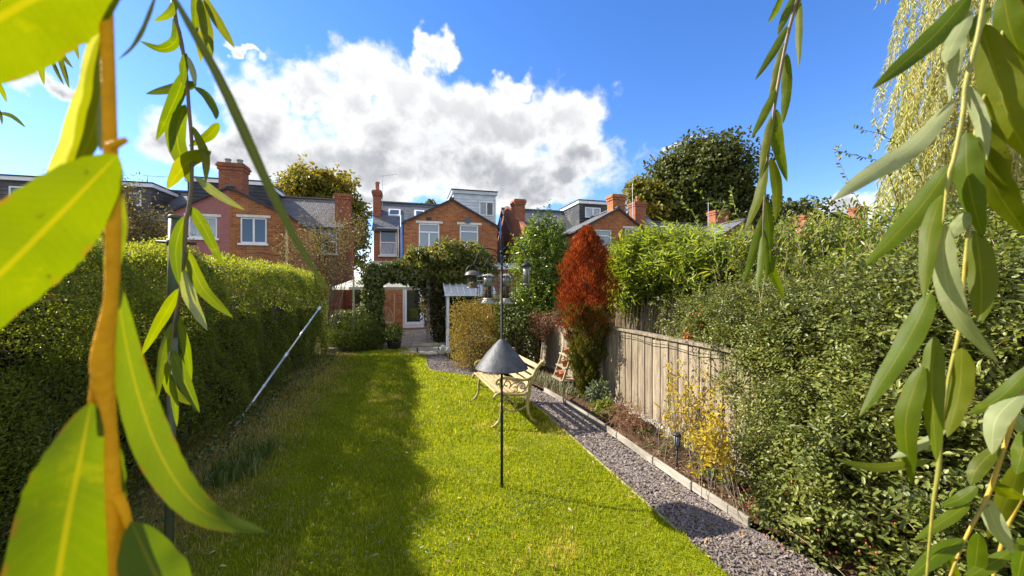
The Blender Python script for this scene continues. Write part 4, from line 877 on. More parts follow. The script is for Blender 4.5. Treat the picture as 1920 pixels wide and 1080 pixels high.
mb = MB(); mb.hexa([(sx0+.0,sy0,se),(sx0+.0,sy1,se),(sx0+.0,ym,sr_)], [(sx0+.03,sy0,se),(sx0+.03,sy1,se),(sx0+.03,ym,sr_)]); mb.build('gable', surf('gable_grey', (.3,.32,.32), None, 4, .6), sh)
mb = MB(); mb.slab([(sx0-.06,sy0-.08,se),(sx1+.06,sy0-.08,se),(sx1+.06,ym,sr_+.03),(sx0-.06,ym,sr_+.03)], .02); mb.slab([(sx0-.06,ym,sr_+.03),(sx1+.06,ym,sr_+.03),(sx1+.06,sy1+.08,se),(sx0-.06,sy1+.08,se)], .02); ro = mb.build('roof', surf('roof_sheet', (.58,.60,.61), (.50,.52,.53), 5, .6, .3, .05), sh)
for k in range(9):
    x = sx0-.05+(sx1-sx0+.1)*k/8; MB().bar((x,sy0-.085,se+.016),(x,ym,sr_+.046), .035, .03).build('roof_rib', whitem, ro)
MB().box(sx0-.07, sx1+.07, sy0-.10, sy0-.082, se-.05, se+.005).build('gutter', whitem, ro)
# stones and ornament by the store
stone2 = surf('pale_rock', (.55,.55,.50), (.38,.38,.34), 9, .9, .2, .4)
for i, (px, py, s, lab) in enumerate(((831,660,.10,'pale upright stone at the corner of the garden store'),(841,662,.085,'grey-green stone just right of the pale upright one'))):
    c = onG(px, py+2); mb = MB(); mb.lathe([(s*.7,0),(s*.95,s*.4),(s*.9,s*1.3),(s*.6,s*2.0),(s*.15,s*2.2)], (c.x,c.y,-.01), 9, 1, .7); tag(mb.build('rock', stone2, smooth=True), lab, 'rock')
c = onG(829,645); gn = thing('garden_ornament', 'small white-capped red ornament beside the arch foot', 'ornament', (c.x,c.y,0))
mb = MB(); mb.lathe([(.05,0),(.075,.08),(.07,.18),(.045,.24)], (c.x,c.y,.0), 10); mb.build('body', surf('red_paint', (.45,.05,.06), None, 5, .5), gn, smooth=True); mb = MB(); mb.lathe([(.045,.24),(.055,.28),(.045,.34),(.01,.40)], (c.x,c.y,.0), 10); mb.build('cap', whitem, gn, smooth=True)
n = 260; x = rng.uniform(.85, 2.1, n); y = rng.uniform(10.9, 11.6, n)
mb = MB()
for a, b in zip(x, y):
    s = .02+.04*rng.random(); mb.lathe([(s*.6,0),(s,s*.4),(s*.5,s)], (a,b,-.02), 6, 1, .8)
mb.build('rubble', stone, None, 'stuff')
# ---------------------------------------------------------------- right-hand shrubs
c = onG(893,694); t = shrub('golden_bush', 'golden brown rounded bush behind the feeder pole and bench', 'bush', (c.x,c.y,0))
bush(t, [E(893,625,8.2,48,50),E(870,595,8.2,28,34),E(915,590,8.2,30,34),E(902,660,8.2,54,28),E(868,648,8.2,28,36),E(925,640,8.1,34,36)], 15000, .032, spirea, .45, 'oval', 17, .5, 1.12, stem_from=(c.x,c.y,0), stems=130, stem_r=.006, stem_mat=twig_grey, up=.6, amp=.2)
n = 2600; x = rng.normal(c.x+.05, .42, n); y = rng.normal(c.y-.05, .30, n); ok = x > bedx(y)+.02; x, y = x[ok], y[ok]; n = len(x)
leaves('ground_cover', np.stack([x,y,.04+.12*rng.random(n)],1), rdir(n,.6), rdir(n)+[0,0,1.2], .035+.02*rng.random(n), .022, mixgreen, None, 'oval', kind='stuff')
c = onG(965,705); t = shrub('rose_shrub', 'leafy green shrub with a few pale blooms right of the feeder pole', 'shrub', (c.x,c.y,0))
bush(t, [E(965,610,8.0,38,48),E(985,640,7.9,28,45),E(945,575,8.1,22,26)], 4200, .055, mixgreen, .6, 'oval', 18, .4, 1.1, stem_from=(c.x,c.y,0), stems=40, stem_mat=twig_dark)
P, N = shell([E(960,605,7.8,36,48)], 14, .95, 1.1, 19); leaves('blossom', P, rdir(14), N, .05, .05, leafmat('pale_bloom', [(.7,.55,.35),(.75,.62,.5)], .3), t, 'oval')
c = at(1010,640,8.6); t = shrub('laurel_tree', 'tall glossy dark green laurel behind the fence, left of the red conifer', 'tree', (c.x,c.y,0))
bush(t, [E(1016,520,8.6,44,75),E(1010,468,8.6,38,48),E(995,500,8.6,32,60),E(1040,490,8.6,30,60),E(1026,425,8.6,10,32),E(1048,445,8.6,9,30),E(1003,432,8.6,10,32),E(1008,565,8.5,52,40)], 11000, .085, laurelleaf, .38, 'lance', 20, .6, 1.07, up=.7, stem_from=(c.x,c.y,0), stems=60, stem_r=.02, stem_mat=bark, amp=.25, clump=5)
# dead red conifer
c = onG(1102,752); t = thing('dead_conifer', 'rust red dead columnar conifer standing in front of the fence', 'conifer', (c.x,c.y,0)); dC = c.x*sT+c.y*cT
def spire(n, zlo, zhi, seed, jit=1.0):
    z = rng.uniform(zlo, zhi, n); a = rng.random(n)*2*PI
    prof = np.interp(z, [.0,.25,.6,.9,1.2,1.5,1.85,2.15,2.35,2.52], [.06,.12,.17,.23,.295,.325,.30,.24,.15,.02])
    r = prof*(.5+.58*rng.random(n)**.6)*(1+.20*np.sin(a*5+z*6+seed)+.18*np.sin(a*3-z*13)+.15*np.sin(a*9+z*21)+.12*np.sin(a*14-z*37))
    cxs = c.x+np.interp(z, [0,.6,2.5], [.02,-.04,-.01]); P = np.stack([cxs+r*np.cos(a), c.y+r*np.sin(a), z], 1)
    N = np.stack([np.cos(a), np.sin(a), np.full(n,.35)], 1); return P, N, a, z
for (nm, n, zlo, zhi, m_, lab) in (('dead_foliage', 21000, .55, 2.52, deadcon, 'rust red dead needles'), ('live_foliage', 17000, .05, 1.45, livecon, 'dark olive green living needles low on the trunk')):
    P, N, a, z = spire(n, zlo, zhi, 1)
    side = np.cos(a-4.6)      # the green wedge climbs the side towards the viewer
    if nm == 'dead_foliage': ok = ~((z < 1.15+.32*vnoise(a,z,2.2,5)) & (side > -.3) & (rng.random(len(z)) < .9)) & ~((z < .85) & (rng.random(len(z)) < .85))
    else:
        ok = (z < .85+.35*vnoise(a,z,2.2,5)) | ((side > .3) & (z < 1.40)); P[:,:2] = np.array([c.x,c.y])+(P[:,:2]-np.array([c.x,c.y]))*np.where(z < .7, 1.08, 1.03)[:,None]
    P, N = P[ok], N[ok]; k = len(P)
    o_ = leaves(nm, P, N*.6+[0,0,.9]+rdir(k)*.55, N+rdir(k)*.8, .045+.03*rng.random(k), .012, m_, t, 'dia', np.clip(.5+.35*vnoise(P[:,0]*4, P[:,2]*4+P[:,1]*3, 2, 6)+.35*(rng.random(k)-.5),0,1), kind='stuff'); o_['label'] = lab
mb = MB(); mb.tube([(c.x+.02,c.y,-.02),(c.x-.02,c.y,.6),(c.x-.03,c.y,1.4),(c.x,c.y,2.3)], [.06,.05,.035,.008], 7)
for k in range(90):
    z = .1+2.1*rng.random(); a = rng.random()*6.28; r = float(np.interp(z, [.0,.25,.6,.9,1.2,1.5,1.85,2.15,2.5], [.1,.15,.2,.26,.33,.35,.3,.2,.02])); mb.tube([(c.x-.03,c.y,z-.1),(c.x+r*math.cos(a)*.9,c.y+r*math.sin(a)*.9,z+.25*r)], [.008,.002], 4)
mb.build('trunk', surf('conifer_bark', (.16,.09,.06), (.09,.05,.035), 12, .95, .1, .4), t)
mb = MB(); tag_ = None
# red trailing shrub on the fence top
c = at(1020,600,7.7); t = shrub('red_creeper', 'low red-tinged trailing shrub over the fence top left of the conifer', 'shrub', (c.x,c.y,.9))
bush(t, [E(1005,598,7.7,16,14),E(1030,600,7.6,20,15),E(1050,592,7.4,14,16),E(1015,618,7.6,22,14)], 1700, .04, leafmat('red_leaf', [(.16,.03,.02),(.24,.055,.03),(.16,.09,.04),(.10,.09,.03)], .3), .3, 'lance', 23, .4, 1.15, droop=.4, stem_from=(c.x,c.y,.95), stems=40, stem_r=.004, stem_mat=twig_pale)
# pale green lance-leaved shrubs behind the fence
t = shrub('lance_leaf_shrub', 'light green shrub with long narrow leaves and bare canes behind the fence', 'shrub', (3.4,5.6,0))
el1 = [E(1190,515,6.3,52,58),E(1250,505,6.2,70,55),E(1200,475,6.3,36,32),E(1262,475,6.2,50,28),E(1158,515,6.5,20,48),E(1320,500,5.6,60,50)]
P, N = shell(el1, 2300, .55, 1.06, 24, .25); m = len(P); K = 8
ax = unit(N*.5+rdir(m)*.45+[0,0,.55]); ts = np.linspace(-.6, .5, K); Q = P[:,None,:]+ax[:,None,:]*(ts[None,:,None]*.26); Q = Q.reshape(-1,3); axr = np.repeat(ax, K, 0); n = len(Q)
sd_ = unit(np.cross(axr, rdir(n))); leaves('foliage', Q, axr*.55+sd_*.75+[0,0,-.15], np.cross(sd_, axr)+[0,0,.6]+rdir(n)*.3, .11+.06*rng.random(n), .026, budd, t, 'lance', np.clip(np.repeat(rng.random(m),K)*.6+.4*rng.random(n),0,1), curl=.3, kind='stuff')
twigs('shoots', P-ax*.18, P+ax*.14, .0035, .0015, twig_pale, t, 'stuff')
mb = MB(); Q, _ = shell(el1, 130, .3, .9, 25)
for q in Q:
    b = Vector((q[0]*.55+3.4*.45+.1*rng.normal(), q[1]*.7+5.5*.3, .2)); q = Vector(q); mb.tube([b, b.lerp(q,.5)+Vector((0,0,.15)), q], [.011,.008,.003], 4)
mb.build('canes', twig_pale, t, 'stuff')
# big cotoneaster, filling the right of the picture
t = shrub('cotoneaster', 'large spreading small-leaved berry bush filling the right foreground over the fence', 'bush', (3.0,1.9,0))
el2 = [(2.95,1.75,.45,.62,.78,.55),(3.0,2.05,1.05,.55,.85,.6),(3.15,2.8,1.3,.5,.8,.36),(3.35,1.3,.85,.75,.7,.85),(3.4,3.5,1.25,.5,.8,.36),(3.3,2.0,1.4,.6,.9,.42),(3.9,2.6,1.0,.8,1.1,.75),(3.6,1.5,1.3,.6,.7,.5)]
P, N = shell(el2, 13500, .66, 1.08, 26, .30, 4.5, zmin=.05); okp = (vnoise(P[:,1]*1.2+P[:,0]*.7, P[:,2]*1.6, 3.4, 92) < .40) | (rng.random(len(P)) < .15); P, N = P[okp], N[okp]; m = len(P); K = 10; Ls = .15+.12*rng.random(m)
ax = unit(N*.55+rdir(m)*.75+[-.1,0,.12]); ts = np.linspace(-.5,.5,K); Q = P[:,None,:]+ax[:,None,:]*(ts[None,:,None]*Ls[:,None,None])+np.array([0,0,-1])*(ts[None,:,None]**2*.10)
Q = Q.reshape(-1,3); axr = np.repeat(ax,K,0); n = len(Q); alt = np.where(np.arange(n)%2==0,1,-1)[:,None]; pn = np.repeat(unit(rdir(m)*.6+[-.15,-.1,.8]),K,0); sd_ = unit(np.cross(axr,pn))*alt
leaves('foliage', Q, axr*.5+sd_*.8+rdir(n)*.35, pn+rdir(n)*.5, (.018+.030*rng.random(n)**1.5)*np.clip(1.6-.3*Q[:,1],.95,1.35), .018*np.clip(1.6-.3*Q[:,1],.95,1.35), coton, t, 'oval', np.clip(np.repeat(rng.random(m)*.6+.28*vnoise(P[:,1]*1.5,P[:,2]*2.2,2.2,71),K)*.8+.3*rng.random(n),0,1), kind='stuff')
CF = [(2.52,1.95,.2,.26,.42,.26),(2.62,2.0,.42,.33,.55,.45),(2.60,1.7,.75,.36,.6,.55),(2.72,2.5,1.0,.22,.4,.28),(2.85,1.4,.55,.4,.5,.6),(2.8,2.3,1.25,.3,.7,.3)]
Pf, Nf = shell(CF, 6800, .6, 1.08, 66, .32, 4.5, zmin=.03); okf = (vnoise(Pf[:,1]*1.2+Pf[:,0]*.7, Pf[:,2]*1.6, 3.4, 92) < .34) | (rng.random(len(Pf)) < .12); Pf, Nf = Pf[okf], Nf[okf]; mf = len(Pf); Lf = .13+.12*rng.random(mf); axf = unit(Nf*.55+rdir(mf)*.75+[-.1,0,.12])
Qf = (Pf[:,None,:]+axf[:,None,:]*(ts[None,:,None]*Lf[:,None,None])+np.array([0,0,-1])*(ts[None,:,None]**2*.10)).reshape(-1,3); axr = np.repeat(axf,K,0); n = len(Qf); alt = np.where(np.arange(n)%2==0,1,-1)[:,None]
pn = np.repeat(unit(rdir(mf)*.6+[-.2,-.1,.8]),K,0); sd_ = unit(np.cross(axr,pn))*alt
leaves('foliage', Qf, axr*.5+sd_*.8+rdir(n)*.35, pn+rdir(n)*.5, (.017+.030*rng.random(n)**1.5)*np.clip(1.7-.35*Qf[:,1],.95,1.35), .017*np.clip(1.7-.35*Qf[:,1],.95,1.35), coton, t, 'oval', np.clip(np.repeat(rng.random(mf)*.6+.28*vnoise(Pf[:,1]*1.5,Pf[:,2]*2.2,2.2,71),K)*.8+.3*rng.random(n),0,1), kind='stuff')
k_ = 150; Po, No = shell(el2+CF, k_, .95, 1.05, 93, .28, 4.0, zmin=.15); mb = MB(); LP, LA, LN = [], [], []
for p_, n_ in zip(Po, No):
    dv = unit(n_*.7+rng.normal(size=3)*.5+np.array([-.15,-.05,.55])); ln_ = .16+.26*rng.random(); C = np.array([p_+dv*ln_*q+np.array([0,0,-.12])*q*q*ln_*2 for q in np.linspace(-.3,1,8)]); mb.tube([Vector(x) for x in C], list(np.linspace(.0026,.0010,8)), 4, False)
    q = rng.uniform(1.5,7,15); i_ = q.astype(int).clip(0,6); f_ = (q-i_)[:,None]; LP.append(C[i_]*(1-f_)+C[i_+1]*f_); T_ = unit(C[i_+1]-C[i_]); LA.append(T_*.5+unit(np.cross(T_, rdir(15)))*.8); LN.append(rdir(15)*.6+[-.1,-.1,.8])
mb.build('long_shoots', twig_pale, t, 'stuff'); LP, LA, LN = map(np.concatenate, (LP,LA,LN)); leaves('shoot_leaves', LP, LA, LN, .022+.02*rng.random(len(LP)), .017, leafmat('young_cotoneaster_leaf', [(.10,.145,.025),(.16,.21,.035),(.23,.27,.08),(.20,.13,.04)], .4), t, 'oval', kind='stuff')
twigs('shoots', Pf-axf*Lf[:,None]*.5, Pf+axf*Lf[:,None]*.5, .0017, .0009, twig_dark, t, 'stuff')
twigs('shoots', P-ax*Ls[:,None]*.5, P+ax*Ls[:,None]*.5, .0017, .0009, twig_dark, t, 'stuff')
mb = MB(); Q, _ = shell(el2, 70, .6, 1.08, 27, .28, 4.0, zmin=.1)
for q in Q:
    b = Vector((3.15+.25*rng.normal(), 1.9+.6*rng.normal(), 0)); q = Vector(q); mb.tube([b, b.lerp(q,.35)+Vector((0,0,.25)), b.lerp(q,.7)+Vector((.03*rng.normal(),.03*rng.normal(),.2)), q], [.010,.008,.005,.002], 5)
mb.build('branches', twig_grey, t, 'stuff')
mb = MB(); n = 0
for e_, k in (((2.44,2.02,.16,.22,.34,.2),60),((2.36,1.75,.3,.2,.3,.2),30),((2.42,2.2,.12,.12,.15,.1),22)):
    e_ = list(e_); Pb, Nb = shell([e_], k, .7, 1.1, 28)
    for p in Pb: mb.lathe([(.001,-.006),(.0048,-.003),(.0056,0),(.0045,.004),(.001,.006)], tuple(p), 7)
tag(leaves('fallen_leaf', np.array([tuple(onG(1388,1002,.005))]), np.array([[.6,.3,.1]]), np.array([[.1,-.2,1.0]]), .035, .022, leafmat('orange_leaf', [(.62,.22,.02),(.66,.26,.03)], .3), None, 'oval', np.array([.5])), 'single orange fallen leaf lying on the slate path near the berry bush', 'leaf')
tag(leaves('fallen_leaf', np.array([tuple(onG(1335,1046,.0))]), np.array([[-.5,.6,.05]]), np.array([[.1,-.2,1.0]]), .06, .016, leafmat('yellow_fallen_leaf', [(.60,.42,.03),(.62,.45,.05)], .3), None, 'lance', np.array([.5])), 'single narrow yellow leaf lying where lawn meets path, at the bottom', 'leaf')
mo = MB()
for e_ in (E(1312,585,4.3,14,20),E(1290,628,4.2,12,8),E(1318,615,4.2,8,10),E(1285,640,4.1,8,6)):
    for p_ in shell([e_], 16, .3, 1.0, 95)[0]: mo.lathe([(.001,-.012),(.010,-.006),(.0115,0),(.009,.008),(.001,.012)], tuple(p_), 7)
oo = mo.build('orange_berries', surf('orange_berry', (.62,.20,.03), (.55,.12,.03), 20, .4, .4, 0), t, 'stuff', smooth=True); oo['label'] = 'orange berry clusters above the fence'
o_ = mb.build('berries', surf('red_berry', (.55,.09,.05), (.42,.05,.03), 20, .35, .5, 0), t, 'stuff', smooth=True); o_['label'] = 'red berries near the path'
# tall glossy shoots above it
t = shrub('broadleaf_shrub', 'glossy broad-leaved shrub above the berry bush, below the pale willow', 'shrub', (4.4,2.9,0))
el3 = [E(1660,450,4.6,90,40),E(1800,470,4.4,120,60),E(1560,460,4.8,60,36),E(1880,440,4.2,80,70),E(1730,515,4.3,170,60),E(1560,520,4.4,120,50),E(1480,470,5.0,70,40),E(1400,480,5.0,60,45)]
P, N = shell(el3, 2600, .5, 1.08, 29, .3); m = len(P); K = 7; ax = unit(N*.4+rdir(m)*.55+[0,0,.6]); ts = np.linspace(-.5,.5,K)
Q = (P[:,None,:]+ax[:,None,:]*(ts[None,:,None]*.24)).reshape(-1,3); axr = np.repeat(ax,K,0); n = len(Q); sd_ = unit(np.cross(axr,rdir(n)))
leaves('foliage', Q, axr*.6+sd_*.7, np.cross(sd_,axr)+[0,0,.7]+rdir(n)*.4, .055+.03*rng.random(n), .027, leafmat('broad_leaf', [(.09,.135,.014),(.15,.205,.018),(.21,.265,.024),(.30,.33,.06)], .42, .33, .45), t, 'oval', kind='stuff')
twigs('shoots', P-ax*.16, P+ax*.13, .004, .002, twig_pale, t, 'stuff')
def shoot(root, pts, d, leafn, L, m, r=.0035, tm=twig_pale, seed=1):
    C = [at(px,py,d) for px,py in pts]; mb = MB(); mb.tube(C, list(np.linspace(r, r*.4, len(C))), 5); mb.build('shoot', tm, root)
    C = np.array([tuple(c) for c in C]); k = np.linspace(.15, 1, leafn)*(len(C)-1); i = np.minimum(k.astype(int), len(C)-2); f = (k-i)[:,None]
    P = C[i]*(1-f)+C[i+1]*f; T = unit(C[i+1]-C[i]); s = unit(np.cross(T, rdir(leafn)))
    leaves('shoot_leaves', P, T*.5+s*.85, np.cross(s,T)+rdir(leafn)*.4, L*(.7+.5*rng.random(leafn)), L*.5, m, root, 'oval', kind='stuff')
for pts, d in (([(1690,400),(1668,330),(1640,300),(1608,292),(1568,282)],4.3),([(1760,420),(1725,330),(1680,270),(1650,250),(1600,240)],4.2),([(1500,470),(1470,420),(1445,372)],4.5),([(1640,430),(1600,360),(1572,300),(1570,275)],4.4),([(1530,450),(1533,400),(1528,370)],4.6)):
    shoot(t, pts, d, 26, .05, coton if d > 4.3 else laurelleaf, tm=twig_dark if d < 4.35 else twig_pale)
for pts in ([(1330,470),(1300,400),(1265,360)],[(1400,480),(1360,410),(1300,350)],[(1440,480),(1380,400),(1370,350)],[(1350,520),(1330,440),(1360,380)]):
    shoot(t, pts, 5.0, 16, .065, budd)
# hedging and leafy mass behind fence so no bare ground shows
t = shrub('dense_shrub', 'dense mid-green shrub filling the gap behind the fence and narrow-leaved shrub', 'shrub', (4.6,6.5,0))
bush(t, [E(1330,530,6.4,80,60),E(1230,560,7.6,90,60),E(1440,530,5.4,90,60),E(1560,540,5.2,110,70),E(1400,490,6,60,50),E(1130,540,8.2,50,50)], 13000, .06, leafmat('bright_leaf', [(.10,.145,.014),(.17,.225,.02),(.24,.285,.028),(.33,.36,.07)], .42, .45, .4), .42, 'oval', 31, .6, 1.05, stem_from=(4.6,6.5,0), stems=60, stem_mat=twig_pale, clump=4)

# ---------------------------------------------------------------- bench
ironm = surf('cream_cast_iron', (.44,.37,.14), (.24,.19,.07), 22, .6, .3, .3)
slatm = surf('pine_slat', (.56,.41,.21), (.30,.20,.09), 7, .65, .3, .25, 20, (8,.8,8), vary=.12)
b0, b1 = Vector((1.02,4.57,0)), Vector((.956,5.74,0)); U = (b1-b0).normalized(); Vv = Vector((U.y,-U.x,0))      # along the seat, and towards the backrest
bench = thing('garden_bench', 'slatted wooden garden bench with scrolled cream cast iron ends, facing the lawn', 'bench', tuple((b0+b1)/2+Vv*.25))
def bp(u, v, z): return b0+U*u+Vv*v+Vector((0,0,z))
def smooth_pts(pts, n=22):
    A_ = interp_curve([tuple(p)+(0,)*(3-len(p)) for p in pts], n); return A_
def spiral(cx, cz, r0, r1, a0, a1, n=18): return [(cx+(r0+(r1-r0)*k/(n-1))*math.cos(a0+(a1-a0)*k/(n-1)), cz+(r0+(r1-r0)*k/(n-1))*math.sin(a0+(a1-a0)*k/(n-1))) for k in range(n)]
def end_frame(u, nm):
    mb = MB()
    def c(pts, r, n=22, raw=False, w_=1.0):
        Q = pts if raw else smooth_pts(pts, n); L_ = len(Q)
        rr = [r]*L_ if not hasattr(r,'__len__') else list(np.interp(np.linspace(0,1,L_), np.linspace(0,1,len(r)), r))
        mb.tube([bp(u, q[0], q[1]) for q in Q], rr, 7)
    c([(.10,.36),(.055,.27),(.05,.17),(.03,.08),(-.03,.012)], [.020,.018,.017,.017,.022])           # front leg
    c([(-.06,.008),(-.03,.012),(.0,.02)], .016, 6)
    c([(.40,.36),(.385,.25),(.395,.14),(.435,.06),(.50,.008)], [.024,.021,.019,.018,.020])            # rear leg
    c([(.40,.36),(.415,.45),(.45,.56),(.505,.66),(.575,.735)], [.024,.022,.021,.022,.024])             # back upright
    c(spiral(.585,.715,.026,.010,1.9,-2.6,12), .015, raw=True)
    c([(.46,.585),(.40,.545),(.32,.535),(.22,.555),(.12,.575),(.05,.575),(.0,.55),(-.01,.51)], [.015,.017,.018,.020,.020,.018,.015,.012])   # arm
    c(spiral(.012,.52,.024,.010,2.6,6.5,10), .011, raw=True)
    c([(-.035,.335),(-.02,.375),(.03,.395),(.12,.385),(.22,.365),(.32,.36),(.40,.385)], [.014,.018,.02,.019,.018,.018,.02])      # seat rail
    c(spiral(-.025,.345,.022,.008,1.5,5.6,10), .012, raw=True)
    # scrolls between arm and seat
    c(spiral(.12,.50,.055,.014,-1.0,5.4), .0095, raw=True); c(spiral(.31,.46,.06,.015,3.4,-3.2), .0095, raw=True); c(spiral(.225,.425,.04,.012,2.2,-3.2), .0085, raw=True)
    c([(.05,.40),(.07,.47),(.12,.555)], .009); c([(.15,.45),(.20,.50),(.27,.525)], .0095); c([(.33,.40),(.38,.46),(.40,.53)], .009); c([(.06,.43),(.035,.49),(.05,.57)], .009)
    # apron under the seat
    c([(.07,.24),(.13,.19),(.22,.175),(.31,.19),(.385,.23)], .0115)
    c(spiral(.145,.285,.045,.012,.4,6.4), .0085, raw=True); c(spiral(.30,.285,.045,.012,2.7,-3.3), .0085, raw=True); c([(.22,.18),(.222,.27),(.22,.36)], .010); c(spiral(.222,.245,.028,.01,-1.5,4), .007, raw=True)
    return mb.build(nm, ironm, bench, smooth=True)
end_frame(0.0, 'end_frame'); end_frame(1.17, 'end_frame')
for k, (v, z) in enumerate(((.005,.405),(.073,.402),(.141,.393),(.209,.384),(.277,.379),(.345,.382))):
    a, b = bp(.02, v, z), bp(1.15, v, z); MB().obox((a+b)/2, (b-a)/2, Vv*.029+Vector((0,0,-.0035)), Vector((0,0,.011))).build('seat_slat', slatm, bench, bevel=.004)
for k, (v, z) in enumerate(((.405,.475),(.437,.545),(.472,.615),(.520,.685))):
    a, b = bp(.02, v, z), bp(1.15, v, z); n_ = (Vv*.45+Vector((0,0,.89))).normalized(); t_ = (Vv*.89-Vector((0,0,.45))).normalized()
    MB().obox((a+b)/2, (b-a)/2, t_*.010, n_*.028).build('back_slat', slatm, bench, bevel=.004)
MB().tube([bp(.02,.24,.21), bp(1.15,.24,.21)], .007, 6).build('tie_rod', black_paint, bench)
# ---------------------------------------------------------------- bird feeding station
fm = surf('dark_green_metal', (.016,.02,.018), (.011,.014,.012), 12, .6, .2, .05)
greym = surf('grey_baffle_metal', (.085,.092,.10), (.05,.052,.054), 11, .55, .35, .25)
fx, fy = .753, 3.19; Rv, Fv = Vector((cT,-sT,0)), Vector((sT,cT,0)); D0 = fx*sT+fy*cT
fs = thing('feeder_pole', 'slim dark feeder pole with a grey cone baffle standing on the lawn', 'feeder pole', (fx,fy,0))
mb = MB(); mb.tube([(fx,fy,-.05),(fx,fy,.62),(fx,fy,.63),(fx,fy,1.95)], [.0115,.0115,.0095,.0095], 10); mb.tube([(fx,fy,.600),(fx,fy,.635)], .0125, 10); mb.build('pole', fm, fs, smooth=True)
mb = MB(); mb.lathe([(.014,1.228),(.022,1.222),(.06,1.185),(.12,1.12),(.185,1.035),(.214,.992),(.219,.984),(.213,.984),(.12,1.11),(.014,1.215)], (fx,fy,0), 40); mb.build('cone_baffle', greym, fs, smooth=True)
def fp(x, z, y=0): return Vector((fx,fy,0))+Rv*((x-940)*D0/F)+Fv*y+Vector((0,0,CH+(540-z)/F*D0))
mb = MB()
for k in range(4):      # finial cage
    a = k*PI/2+.4; mb.tube([Vector((fx+r*math.cos(a), fy+r*math.sin(a), z)) for r, z in ((.006,1.95),(.015,1.975),(.019,2.01),(.013,2.05),(.002,2.085))], .0026, 5)
mb.lathe([(.003,0),(.009,.008),(.004,.02),(.0008,.03)], (fx,fy,2.082), 8); mb.lathe([(.016,0),(.018,.012),(.012,.025)], (fx,fy,1.935), 10); mb.build('finial', fm, fs, smooth=True)
def hook(pts, name='hook'):
    C = interp_curve([tuple(fp(*p)) for p in pts], 30); MB().tube([Vector(p) for p in C], .0042, 6).build(name, fm, fs, smooth=True)
hook([(939,496),(934,480),(928,470),(917,466),(905,467),(896,476),(891,489),(886,496),(881.5,490)])
hook([(891,488),(894,494),(898,496),(902,491)])
hook([(941,490),(938,474),(946,465),(957,460),(970,461),(980,467),(986,478),(990,486),(985,489)])
hook([(940,500,0),(936,490,-.03),(928,481,-.10),(920,484,-.17),(914,496,-.22),(911,502,-.23),(915,505,-.22)])
hook([(940,500,0),(942,490,.03),(946,481,.10),(950,483,.17),(951,494,.22),(949,500,.23),(946,497,.22)])
hook([(932,487),(925,497),(924,502),(930,505),(936,498)], 'scroll'); hook([(943,497),(946,500),(951,499),(953,490)], 'scroll')
feedm = surf('bronze_feeder_metal', (.14,.12,.10), (.09,.08,.07), 8, .4, .5, .05, metal=.3); cream_m = surf('cream_feeder_plastic', (.42,.40,.33), (.33,.31,.25), 8, .45, .4, .05)
seed = surf('seed', (.05,.035,.025), (.10,.07,.04), 90, .9, .1, .8, 120); nut = surf('peanuts', (.45,.30,.16), (.22,.13,.07), 110, .9, .1, .9, 150); mesh_m = surf('wire_mesh', (.10,.11,.10), (.06,.07,.06), 30, .5, .5, 0, metal=.5)
tubem = glassmat('clear_tube', (.17,.18,.15), .12)
# dome feeder
c = fp(885,540); c.z = 0; z1 = CH+(540-507)/F*D0; t = thing('dome_feeder', 'bronze dome-roofed bird feeder on the left hook', 'bird feeder', (c.x,c.y,z1-.14), 'bird feeders hanging from the pole')
mb = MB(); mb.lathe([(.066,-.045),(.064,-.036),(.05,-.014),(.026,-.003),(.002,.0),(.002,-.006),(.05,-.025),(.062,-.045)], (c.x,c.y,z1), 20); mb.build('dome', feedm, t, smooth=True)
mb = MB(); mb.tube([(c.x+.06*math.cos(a)*Rv.x, c.y+.06*math.cos(a)*Rv.y, z1-.045+.09*math.sin(a)) for a in np.linspace(0,PI,14)], .003, 5); mb.build('bail', feedm, t, smooth=True)
mb = MB()
for zz in np.arange(-.135,-.05,.015): mb.tube([(c.x+.042*math.cos(a),c.y+.042*math.sin(a),z1+zz) for a in np.linspace(0,2*PI,13)], .0012, 3, False)
for k in range(14): a = k/14*2*PI; mb.tube([(c.x+.042*math.cos(a),c.y+.042*math.sin(a),z1-.05),(c.x+.042*math.cos(a),c.y+.042*math.sin(a),z1-.14)], .0014, 4)
mb.build('mesh_cage', mesh_m, t); mb = MB(); mb.lathe([(.0,0),(.05,0),(.052,.008),(.04,.012),(0,.012)], (c.x,c.y,z1-.148), 16); mb.build('tray', feedm, t, smooth=True); mb = MB(); mb.lathe([(.002,0),(.034,0),(.036,.03),(.02,.038),(.001,.04)], (c.x,c.y,z1-.135), 12); mb.build('feed', nut, t)
